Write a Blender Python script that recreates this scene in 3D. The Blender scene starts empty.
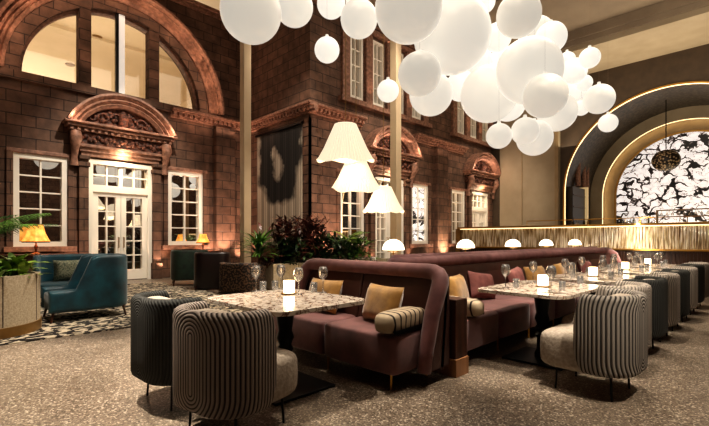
import bpy, math, random
from mathutils import Vector, Matrix
from mathutils.geometry import tessellate_polygon
random.seed(7)
C = bpy.context.scene.collection
PI = math.pi
W, H, FP, HZ, CAMH = 709, 426, 420.0, 239.0, 1.25
S2 = math.sqrt(2)

# ------------------------------------------------------------------ measuring helpers (build time only)
def at_depth(px, py, d):
    r = (px - 354.5) / FP * d
    return Vector(((d + r) / S2, (d - r) / S2, CAMH - (py - HZ) / FP * d))
def on_level(px, py, z=0.0):
    return at_depth(px, py, (CAMH - z) * FP / (py - HZ))
def along(px, v):                     # u where a ray through column px meets plane v
    k = (px - 354.5) / FP
    return v * (1 + k) / (1 - k)

# ------------------------------------------------------------------ materials
def new_mat(name):
    m = bpy.data.materials.new(name); m.use_nodes = True
    nt = m.node_tree; b = nt.nodes['Principled BSDF']
    return m, nt, b
def N(nt, t, **kw):
    n = nt.nodes.new(t)
    for k, v in kw.items():
        if k.startswith('i_'):
            n.inputs[k[2:].replace('_', ' ')].default_value = v
        else: setattr(n, k, v)
    return n
def rgb(r, g, b): # sRGB 0-255 to linear
    f = lambda c: (c/255/12.92) if c/255 <= .04045 else ((c/255+.055)/1.055)**2.4
    return (f(r), f(g), f(b), 1)
def plain(name, col, rough=.5, metal=0, emit=None, es=0, sheen=0, coat=0):
    m, nt, b = new_mat(name)
    b.inputs['Base Color'].default_value = col
    b.inputs['Roughness'].default_value = rough
    b.inputs['Metallic'].default_value = metal
    if sheen: b.inputs['Sheen Weight'].default_value = sheen; b.inputs['Sheen Roughness'].default_value = .4
    if coat: b.inputs['Coat Weight'].default_value = coat
    if emit: b.inputs['Emission Color'].default_value = emit; b.inputs['Emission Strength'].default_value = es
    return m
def ramp(nt, fac, stops, interp='LINEAR'):
    r = nt.nodes.new('ShaderNodeValToRGB'); r.color_ramp.interpolation = interp
    e = r.color_ramp.elements
    while len(e) < len(stops): e.new(.5)
    for q, (p, c) in zip(e, stops): q.position = p; q.color = c
    nt.links.new(fac, r.inputs[0]); return r.outputs[0]
def noisy(name, c1, c2, scale, rough=.6, bump=.0, detail=4, metal=0, sheen=0, lo=.35, hi=.65, coords='Object', coat=0):
    m, nt, b = new_mat(name); L = nt.links
    tc = N(nt, 'ShaderNodeTexCoord')
    n = N(nt, 'ShaderNodeTexNoise', i_Scale=scale, i_Detail=detail); L.new(tc.outputs[coords], n.inputs['Vector'])
    L.new(ramp(nt, n.outputs['Fac'], [(lo, c1), (hi, c2)]), b.inputs['Base Color'])
    b.inputs['Roughness'].default_value = rough; b.inputs['Metallic'].default_value = metal
    if sheen: b.inputs['Sheen Weight'].default_value = sheen
    if coat: b.inputs['Coat Weight'].default_value = coat
    if bump:
        bp = N(nt, 'ShaderNodeBump', i_Strength=bump, i_Distance=.02); L.new(n.outputs['Fac'], bp.inputs['Height']); L.new(bp.outputs[0], b.inputs['Normal'])
    return m
def brick_mat(name, c1, c2, mortar):
    m, nt, b = new_mat(name); L = nt.links
    g = N(nt, 'ShaderNodeNewGeometry'); s = N(nt, 'ShaderNodeSeparateXYZ'); L.new(g.outputs['Position'], s.inputs[0])
    ad = N(nt, 'ShaderNodeMath', operation='ADD'); L.new(s.outputs[0], ad.inputs[0]); L.new(s.outputs[1], ad.inputs[1])
    cb = N(nt, 'ShaderNodeCombineXYZ'); L.new(ad.outputs[0], cb.inputs[0]); L.new(s.outputs[2], cb.inputs[1])
    br = N(nt, 'ShaderNodeTexBrick', i_Scale=1.0, i_Mortar_Size=.012, i_Brick_Width=.62, i_Row_Height=.3, i_Mortar_Smooth=.3, i_Bias=-.1)
    br.inputs['Color1'].default_value = c1; br.inputs['Color2'].default_value = c2; br.inputs['Mortar'].default_value = mortar
    L.new(cb.outputs[0], br.inputs['Vector'])
    n = N(nt, 'ShaderNodeTexNoise', i_Scale=3.5, i_Detail=6); L.new(g.outputs['Position'], n.inputs['Vector'])
    mx = N(nt, 'ShaderNodeMix', data_type='RGBA', blend_type='MULTIPLY'); mx.inputs[0].default_value = .8
    L.new(br.outputs['Color'], mx.inputs[6]); L.new(ramp(nt, n.outputs['Fac'], [(.3, (.45, .42, .4, 1)), (.7, (1.3, 1.25, 1.2, 1))]), mx.inputs[7])
    L.new(mx.outputs[2], b.inputs['Base Color']); b.inputs['Roughness'].default_value = .75
    bp = N(nt, 'ShaderNodeBump', i_Strength=.7, i_Distance=.03)
    ad2 = N(nt, 'ShaderNodeMath', operation='MULTIPLY_ADD'); L.new(br.outputs['Fac'], ad2.inputs[0]); ad2.inputs[1].default_value = -1.0; L.new(n.outputs['Fac'], ad2.inputs[2])
    L.new(ad2.outputs[0], bp.inputs['Height']); L.new(bp.outputs[0], b.inputs['Normal'])
    return m

M = {}
M['brick'] = brick_mat('red_sandstone', rgb(112, 84, 68), rgb(92, 68, 54), rgb(48, 36, 30))
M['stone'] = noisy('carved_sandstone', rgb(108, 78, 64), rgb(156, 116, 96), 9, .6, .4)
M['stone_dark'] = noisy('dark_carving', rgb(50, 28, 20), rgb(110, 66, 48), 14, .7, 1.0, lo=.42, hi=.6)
M['white_paint'] = plain('white_window_paint', rgb(240, 234, 222), .4)
M['cream'] = noisy('cream_plaster', rgb(148, 134, 112), rgb(158, 144, 122), 1.5, .7)
M['cream_up'] = noisy('pale_plaster', rgb(214, 196, 166), rgb(222, 204, 176), 1, .8)
M['tan'] = noisy('tan_plaster', rgb(138, 118, 88), rgb(148, 128, 98), 2, .5)
M['ceil'] = noisy('ceiling_plaster', rgb(128, 114, 98), rgb(140, 126, 108), 1, .8)
M['brown_wall'] = noisy('brown_wall', rgb(62, 50, 38), rgb(72, 58, 44), 3, .6)
M['granite'] = noisy('dark_granite', rgb(24, 20, 17), rgb(84, 74, 64), 9, .35, lo=.45, hi=.62, detail=8)
M['gold'] = plain('brushed_brass', rgb(180, 138, 70), .32, 1)
M['brass_dull'] = noisy('aged_brass', rgb(130, 98, 54), rgb(150, 116, 66), 5, .4, metal=.6)
M['black'] = plain('black_metal', rgb(16, 15, 14), .35, .6)
M['walnut'] = None
M['column'] = noisy('column_paint', rgb(186, 164, 134), rgb(196, 174, 142), 2, .5)
LED = (1.0, .74, .40, 1)
M['led'] = plain('warm_led', LED, .5, emit=LED, es=4)
M['led_arch'] = plain('strong_warm_led', LED, .5, emit=LED, es=8)
M['led_bar'] = plain('soft_warm_led', LED, .5, emit=LED, es=1.6)
M['lamp_white'] = plain('opal_glass_lit', rgb(250, 240, 220), .3, emit=(1, .87, .66, 1), es=2.2)
M['candle'] = plain('frosted_candle_glass', rgb(250, 230, 200), .3, emit=(1, .80, .5, 1), es=4.0)
M['globe_a'] = plain('opal_globe_dim', rgb(170, 164, 152), .25, emit=(1, .93, .81, 1), es=.40)
M['globe_b'] = plain('opal_globe', rgb(170, 164, 152), .25, emit=(1, .94, .83, 1), es=.48)
M['globe_c'] = plain('opal_globe_bright', rgb(175, 170, 160), .25, emit=(1, .95, .85, 1), es=.60)
M['mauve'] = noisy('mauve_velvet', rgb(92, 56, 54), rgb(118, 75, 71), 5, .75, sheen=.3)
M['mauve_roll'] = noisy('mauve_velvet_roll', rgb(104, 63, 62), rgb(128, 82, 79), 7, .7, sheen=.3)
M['rust'] = noisy('brown_leather', rgb(58, 31, 25), rgb(74, 42, 33), 4, .5)
M['mustard'] = noisy('mustard_velvet', rgb(142, 104, 46), rgb(178, 134, 64), 9, .7, sheen=.5, bump=.3)
M['pink_cushion'] = noisy('dusky_pink_fabric', rgb(112, 66, 62), rgb(140, 88, 82), 9, .8, bump=.3)
M['teal'] = noisy('teal_velvet', rgb(4, 46, 58), rgb(8, 74, 88), 5, .5, sheen=.25)
M['teal_seat'] = plain('teal_seat_velvet', rgb(22, 60, 70), .7, sheen=.3)
M['olive_cushion'] = noisy('patterned_green_cushion', rgb(60, 74, 60), rgb(140, 140, 116), 40, .8)
M['green'] = noisy('dark_green_velvet', rgb(9, 26, 18), rgb(24, 50, 34), 8, .6, sheen=.2)
M['maroon'] = noisy('oxblood_leather', rgb(18, 9, 8), rgb(30, 13, 10), 3, .4)
M['leopard'] = noisy('leopard_fabric', rgb(20, 14, 11), rgb(96, 72, 54), 24, .8, lo=.5, hi=.56, detail=1)
M['seat_beige'] = noisy('beige_boucle', rgb(150, 138, 124), rgb(174, 162, 146), 40, .85, .3)
M['charcoal'] = None
M['planter'] = noisy('speckled_planter', rgb(158, 144, 120), rgb(186, 172, 148), 50, .6)
M['planter_pale'] = noisy('pale_planter', rgb(168, 156, 134), rgb(192, 180, 158), 30, .6)
M['soil'] = noisy('potting_soil', rgb(20, 14, 10), rgb(40, 28, 20), 20, .9)
M['leaf'] = noisy('green_leaf', rgb(32, 66, 22), rgb(96, 140, 48), 3, .45)
M['leaf_light'] = noisy('light_green_leaf', rgb(60, 96, 30), rgb(150, 176, 76), 4, .45)
M['leaf_dark'] = noisy('dark_leaf', rgb(16, 36, 16), rgb(46, 74, 30), 3, .4)
M['leaf_red'] = noisy('burgundy_leaf', rgb(36, 16, 14), rgb(96, 48, 36), 4, .4)
M['bottle'] = plain('dark_bottle_glass', rgb(40, 34, 20), .1)
M['amber'] = None
M['steel'] = plain('polished_steel', rgb(190, 185, 175), .2, 1)
M['plate'] = plain('white_china', rgb(225, 218, 205), .3)

def mat_terrazzo():
    m, nt, b = new_mat('terrazzo_floor'); L = nt.links
    tc = N(nt, 'ShaderNodeTexCoord')
    v = N(nt, 'ShaderNodeTexVoronoi', i_Scale=95.0); L.new(tc.outputs['Object'], v.inputs['Vector'])
    s = N(nt, 'ShaderNodeSeparateColor'); L.new(v.outputs['Color'], s.inputs[0])
    chips = ramp(nt, s.outputs[0], [(0, rgb(84, 73, 62)), (.28, rgb(126, 113, 98)), (.7, rgb(148, 134, 117)), (.90, rgb(204, 192, 174))], 'CONSTANT')
    n = N(nt, 'ShaderNodeTexNoise', i_Scale=.9, i_Detail=4); L.new(tc.outputs['Object'], n.inputs['Vector'])
    mx = N(nt, 'ShaderNodeMix', data_type='RGBA', blend_type='MULTIPLY'); mx.inputs[0].default_value = 1
    L.new(chips, mx.inputs[6]); L.new(ramp(nt, n.outputs['Fac'], [(.3, (.62, .60, .58, 1)), (.7, (1, 1, 1, 1))]), mx.inputs[7])
    L.new(mx.outputs[2], b.inputs['Base Color']); b.inputs['Roughness'].default_value = .34
    return m
M['terrazzo'] = mat_terrazzo()
def mat_rug():
    m, nt, b = new_mat('spotted_rug'); L = nt.links
    tc = N(nt, 'ShaderNodeTexCoord')
    mp = N(nt, 'ShaderNodeMapping'); mp.inputs['Scale'].default_value = (1, 1.15, 1); L.new(tc.outputs['Object'], mp.inputs[0])
    n = N(nt, 'ShaderNodeTexNoise', i_Scale=9.5, i_Detail=1.2, i_Distortion=.6); L.new(mp.outputs[0], n.inputs['Vector'])
    L.new(ramp(nt, n.outputs['Fac'], [(.50, rgb(22, 18, 15)), (.53, rgb(190, 178, 156))]), b.inputs['Base Color'])
    b.inputs['Roughness'].default_value = .95
    return m
M['rug'] = mat_rug()
def mat_marble_table():
    m, nt, b = new_mat('red_veined_marble'); L = nt.links
    tc = N(nt, 'ShaderNodeTexCoord')
    n0 = N(nt, 'ShaderNodeTexNoise', i_Scale=5, i_Detail=3); L.new(tc.outputs['Object'], n0.inputs['Vector'])
    vm = N(nt, 'ShaderNodeVectorMath', operation='SCALE'); L.new(n0.outputs['Color'], vm.inputs[0]); vm.inputs['Scale'].default_value = .25
    va = N(nt, 'ShaderNodeVectorMath', operation='ADD'); L.new(tc.outputs['Object'], va.inputs[0]); L.new(vm.outputs[0], va.inputs[1])
    v = N(nt, 'ShaderNodeTexVoronoi', feature='DISTANCE_TO_EDGE', i_Scale=11); L.new(va.outputs[0], v.inputs['Vector'])
    n = N(nt, 'ShaderNodeTexNoise', i_Scale=16, i_Detail=5); L.new(tc.outputs['Object'], n.inputs['Vector'])
    veins = ramp(nt, v.outputs['Distance'], [(.0, rgb(110, 74, 62)), (.025, rgb(170, 148, 134)), (.06, rgb(222, 214, 202))])
    mx = N(nt, 'ShaderNodeMix', data_type='RGBA', blend_type='MULTIPLY'); mx.inputs[0].default_value = 1
    L.new(veins, mx.inputs[6]); L.new(ramp(nt, n.outputs['Fac'], [(.36, (.30, .2, .17, 1)), (.44, (.86, .80, .74, 1)), (.7, (1, 1, 1, 1))]), mx.inputs[7])
    L.new(mx.outputs[2], b.inputs['Base Color']); b.inputs['Roughness'].default_value = .12
    return m
M['marble'] = mat_marble_table()
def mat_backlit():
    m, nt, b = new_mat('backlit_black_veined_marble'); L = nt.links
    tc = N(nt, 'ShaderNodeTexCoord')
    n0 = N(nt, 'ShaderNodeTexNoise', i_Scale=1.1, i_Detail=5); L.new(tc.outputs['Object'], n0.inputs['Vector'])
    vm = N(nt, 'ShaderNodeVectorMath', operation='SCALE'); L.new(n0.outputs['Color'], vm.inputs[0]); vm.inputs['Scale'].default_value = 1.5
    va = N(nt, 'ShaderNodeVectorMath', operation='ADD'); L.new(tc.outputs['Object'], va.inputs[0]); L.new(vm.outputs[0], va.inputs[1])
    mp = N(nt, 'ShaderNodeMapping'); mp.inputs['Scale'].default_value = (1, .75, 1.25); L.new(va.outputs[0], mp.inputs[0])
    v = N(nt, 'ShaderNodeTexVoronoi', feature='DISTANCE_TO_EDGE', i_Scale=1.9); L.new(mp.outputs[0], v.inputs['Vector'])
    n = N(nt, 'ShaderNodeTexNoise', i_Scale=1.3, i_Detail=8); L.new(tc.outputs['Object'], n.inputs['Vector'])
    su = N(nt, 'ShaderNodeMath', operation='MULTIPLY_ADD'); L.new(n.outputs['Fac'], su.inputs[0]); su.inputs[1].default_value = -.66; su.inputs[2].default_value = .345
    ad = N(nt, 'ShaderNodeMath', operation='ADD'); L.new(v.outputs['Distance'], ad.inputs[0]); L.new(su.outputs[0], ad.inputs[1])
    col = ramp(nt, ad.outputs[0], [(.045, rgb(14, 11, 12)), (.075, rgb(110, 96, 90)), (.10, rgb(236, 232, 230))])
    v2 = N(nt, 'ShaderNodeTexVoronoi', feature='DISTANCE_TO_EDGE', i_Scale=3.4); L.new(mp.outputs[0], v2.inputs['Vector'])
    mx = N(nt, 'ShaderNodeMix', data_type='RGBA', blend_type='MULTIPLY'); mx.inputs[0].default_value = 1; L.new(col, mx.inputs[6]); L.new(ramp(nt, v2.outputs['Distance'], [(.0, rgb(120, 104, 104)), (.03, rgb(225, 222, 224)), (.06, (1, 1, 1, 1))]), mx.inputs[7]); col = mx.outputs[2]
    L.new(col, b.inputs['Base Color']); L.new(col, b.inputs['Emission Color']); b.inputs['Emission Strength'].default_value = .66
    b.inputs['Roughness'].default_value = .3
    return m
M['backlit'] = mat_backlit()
def mat_glass_mirror():
    m = bpy.data.materials.new('dark_reflective_glass'); m.use_nodes = True; nt = m.node_tree; nt.nodes.clear(); L = nt.links
    o = N(nt, 'ShaderNodeOutputMaterial'); mx = N(nt, 'ShaderNodeMixShader'); mx.inputs[0].default_value = .68
    d = N(nt, 'ShaderNodeBsdfPrincipled'); d.inputs['Base Color'].default_value = rgb(34, 28, 24); d.inputs['Roughness'].default_value = .1
    g = N(nt, 'ShaderNodeBsdfGlossy'); g.inputs['Roughness'].default_value = .01; g.inputs['Color'].default_value = (.95, .92, .88, 1)
    L.new(d.outputs[0], mx.inputs[1]); L.new(g.outputs[0], mx.inputs[2]); L.new(mx.outputs[0], o.inputs[0])
    return m
M['window_glass'] = mat_glass_mirror()
def mat_clear(name, tint, gl=.12, haze=0):
    m = bpy.data.materials.new(name); m.use_nodes = True; nt = m.node_tree; nt.nodes.clear(); L = nt.links
    o = N(nt, 'ShaderNodeOutputMaterial'); mx = N(nt, 'ShaderNodeMixShader')
    lw = N(nt, 'ShaderNodeFresnel'); lw.inputs[0].default_value = 1.5
    ad = N(nt, 'ShaderNodeMath', operation='ADD', use_clamp=True); L.new(lw.outputs[0], ad.inputs[0]); ad.inputs[1].default_value = gl - .04
    t = N(nt, 'ShaderNodeBsdfTransparent'); t.inputs[0].default_value = tint
    g = N(nt, 'ShaderNodeBsdfGlossy'); g.inputs['Roughness'].default_value = .03
    L.new(ad.outputs[0], mx.inputs[0]); L.new(t.outputs[0], mx.inputs[1]); L.new(g.outputs[0], mx.inputs[2]); L.new(mx.outputs[0], o.inputs[0])
    if haze:
        tr = N(nt, 'ShaderNodeBsdfTranslucent'); df = N(nt, 'ShaderNodeBsdfDiffuse'); m1 = N(nt, 'ShaderNodeMixShader'); m2 = N(nt, 'ShaderNodeMixShader'); m2.inputs[0].default_value = haze
        L.new(tr.outputs[0], m1.inputs[1]); L.new(df.outputs[0], m1.inputs[2]); L.new(mx.outputs[0], m2.inputs[1]); L.new(m1.outputs[0], m2.inputs[2]); L.new(m2.outputs[0], o.inputs[0])
    return m
M['glass'] = mat_clear('clear_glass', (.97, .95, .92, 1), .16, .10)
M['arch_glass'] = mat_clear('large_pane_glass', (.95, .92, .86, 1), .05)
def mat_stripes(name, dark, light, freq, s0, hz, zc):
    m, nt, b = new_mat(name); L = nt.links
    uv = N(nt, 'ShaderNodeUVMap'); s = N(nt, 'ShaderNodeSeparateXYZ'); L.new(uv.outputs[0], s.inputs[0])
    def mth(op, a, bb=None, c=None):
        n = N(nt, 'ShaderNodeMath', operation=op)
        for i, x in enumerate((a, bb, c)):
            if x is None: continue
            if isinstance(x, (int, float)): n.inputs[i].default_value = x
            else: L.new(x, n.inputs[i])
        return n.outputs[0]
    sx = mth('SUBTRACT', mth('ABSOLUTE', s.outputs[0]), s0)
    zz = mth('MAXIMUM', mth('SUBTRACT', mth('ABSOLUTE', mth('SUBTRACT', s.outputs[1], zc)), hz), 0.0)
    d = mth('SQRT', mth('ADD', mth('MULTIPLY', sx, sx), mth('MULTIPLY', zz, zz)))
    w = mth('SINE', mth('MULTIPLY', d, freq * 2 * PI))
    f = mth('MULTIPLY_ADD', w, .5, .5)
    L.new(ramp(nt, f, [(.18, dark), (.5, light)]), b.inputs['Base Color'])
    bp = N(nt, 'ShaderNodeBump', i_Strength=.6, i_Distance=.01); L.new(f, bp.inputs['Height']); L.new(bp.outputs[0], b.inputs['Normal'])
    b.inputs['Roughness'].default_value = .85
    return m
M['stripe'] = mat_stripes('striped_channel_fabric', rgb(50, 42, 38), rgb(166, 154, 144), 42, 0, .17, .5)
M['stripe_olive'] = mat_stripes('olive_striped_channel_fabric', rgb(46, 43, 38), rgb(156, 148, 138), 37, 0, .17, .5)
M['stripe_grey'] = mat_stripes('pale_grey_channel_fabric', rgb(100, 94, 86), rgb(160, 150, 138), 40, 0, .17, .5)
M['charcoal'] = mat_stripes('charcoal_channel_fabric', rgb(26, 26, 24), rgb(50, 51, 46), 50, 0, .17, .5)
def mat_wood(name, c1, c2, scale=1.0, rough=.4):
    m, nt, b = new_mat(name); L = nt.links
    tc = N(nt, 'ShaderNodeTexCoord'); mp = N(nt, 'ShaderNodeMapping'); mp.inputs['Scale'].default_value = (14*scale, 14*scale, 1.2*scale)
    L.new(tc.outputs['Object'], mp.inputs[0]); n = N(nt, 'ShaderNodeTexNoise', i_Scale=1.5, i_Detail=5); L.new(mp.outputs[0], n.inputs['Vector'])
    L.new(ramp(nt, n.outputs['Fac'], [(.3, c1), (.7, c2)]), b.inputs['Base Color']); b.inputs['Roughness'].default_value = rough
    return m
M['walnut'] = mat_wood('dark_walnut', rgb(44, 24, 16), rgb(84, 50, 34))
M['oak'] = mat_wood('light_brown_wood', rgb(128, 88, 56), rgb(156, 112, 74))
def mat_rods():
    m, nt, b = new_mat('fluted_glass_rods'); L = nt.links
    g = N(nt, 'ShaderNodeNewGeometry'); mp = N(nt, 'ShaderNodeMapping'); mp.inputs['Scale'].default_value = (1, 30, 2.2); L.new(g.outputs['Position'], mp.inputs[0])
    n = N(nt, 'ShaderNodeTexNoise', i_Scale=1.0, i_Detail=5); L.new(mp.outputs[0], n.inputs['Vector'])
    L.new(ramp(nt, n.outputs['Fac'], [(.36, rgb(118, 92, 62)), (.48, rgb(200, 176, 136)), (.6, rgb(250, 240, 220))]), b.inputs['Base Color'])
    b.inputs['Roughness'].default_value = .25; b.inputs['Coat Weight'].default_value = .5
    return m
M['rods'] = mat_rods()
def mat_mural():
    m, nt, b = new_mat('printed_pleated_hanging'); L = nt.links
    g = N(nt, 'ShaderNodeNewGeometry'); s = N(nt, 'ShaderNodeSeparateXYZ'); L.new(g.outputs['Position'], s.inputs[0])
    mp = N(nt, 'ShaderNodeMapping'); mp.inputs['Location'].default_value = (0, -11.95, -2.75); mp.inputs['Scale'].default_value = (0, 1, .75); L.new(g.outputs['Position'], mp.inputs[0])
    n = N(nt, 'ShaderNodeTexNoise', i_Scale=1.3, i_Detail=5); L.new(g.outputs['Position'], n.inputs['Vector'])
    ln = N(nt, 'ShaderNodeVectorMath', operation='LENGTH'); L.new(mp.outputs[0], ln.inputs[0])
    ad = N(nt, 'ShaderNodeMath', operation='MULTIPLY_ADD'); L.new(n.outputs['Fac'], ad.inputs[0]); ad.inputs[1].default_value = .6
    hf = N(nt, 'ShaderNodeMath', operation='MULTIPLY'); L.new(ln.outputs['Value'], hf.inputs[0]); hf.inputs[1].default_value = .5; L.new(hf.outputs[0], ad.inputs[2])
    zs = N(nt, 'ShaderNodeMath', operation='MULTIPLY_ADD'); L.new(s.outputs[2], zs.inputs[0]); zs.inputs[1].default_value = -.12; zs.inputs[2].default_value = .44
    a3 = N(nt, 'ShaderNodeMath', operation='ADD'); L.new(ad.outputs[0], a3.inputs[0]); L.new(zs.outputs[0], a3.inputs[1])
    col = ramp(nt, a3.outputs[0], [(.0, rgb(190, 174, 156)), (.42, rgb(176, 160, 142)), (.50, rgb(44, 37, 32)), (.84, rgb(48, 41, 36)), (.98, rgb(190, 174, 154))])
    sn = N(nt, 'ShaderNodeMath', operation='SINE'); ml = N(nt, 'ShaderNodeMath', operation='MULTIPLY'); L.new(s.outputs[1], ml.inputs[0]); ml.inputs[1].default_value = 2*PI/.125; L.new(ml.outputs[0], sn.inputs[0])  # dark stripes paint in the shade of the pleats
    mx = N(nt, 'ShaderNodeMix', data_type='RGBA', blend_type='MULTIPLY'); mx.inputs[0].default_value = .85
    L.new(col, mx.inputs[6]); L.new(ramp(nt, sn.outputs[0], [(0, (.45, .43, .42, 1)), (.5, (1, 1, 1, 1))]), mx.inputs[7]); L.new(mx.outputs[2], b.inputs['Base Color'])
    b.inputs['Roughness'].default_value = .9
    return m
M['mural'] = mat_mural()
def mat_amber():
    m, nt, b = new_mat('amber_silk_shade'); L = nt.links
    tc = N(nt, 'ShaderNodeTexCoord'); n = N(nt, 'ShaderNodeTexNoise', i_Scale=6, i_Detail=4); L.new(tc.outputs['Object'], n.inputs['Vector'])
    c = ramp(nt, n.outputs['Fac'], [(.35, rgb(214, 120, 40)), (.65, rgb(244, 186, 92))])
    L.new(c, b.inputs['Base Color']); L.new(c, b.inputs['Emission Color']); b.inputs['Emission Strength'].default_value = 1.1
    return m
M['amber'] = mat_amber()
def mat_pleat():
    m, nt, b = new_mat('pleated_cream_shade'); L = nt.links
    tc = N(nt, 'ShaderNodeTexCoord'); s = N(nt, 'ShaderNodeSeparateXYZ'); L.new(tc.outputs['Object'], s.inputs[0])
    c = ramp(nt, s.outputs[2], [(0.0, (1, .88, .66, 1)), (.75, (.92, .86, .70, 1))])
    L.new(c, b.inputs['Emission Color']); b.inputs['Emission Strength'].default_value = .52
    b.inputs['Base Color'].default_value = rgb(220, 206, 176); b.inputs['Roughness'].default_value = .8
    return m
M['pleat'] = mat_pleat()
def mat_bolster():
    m, nt, b = new_mat('black_branch_print_fabric'); L = nt.links
    tc = N(nt, 'ShaderNodeTexCoord'); n = N(nt, 'ShaderNodeTexNoise', i_Scale=5, i_Detail=2); L.new(tc.outputs['Object'], n.inputs['Vector'])
    w = N(nt, 'ShaderNodeTexWave', i_Scale=4.2, i_Distortion=3.0, i_Detail=2, bands_direction='X', i_Phase_Offset=1.6); L.new(tc.outputs['Object'], w.inputs['Vector'])
    L.new(ramp(nt, w.outputs['Fac'], [(.1, rgb(30, 22, 18)), (.2, rgb(176, 158, 132))]), b.inputs['Base Color']); b.inputs['Roughness'].default_value = .85
    return m
M['bolster'] = mat_bolster()

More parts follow.
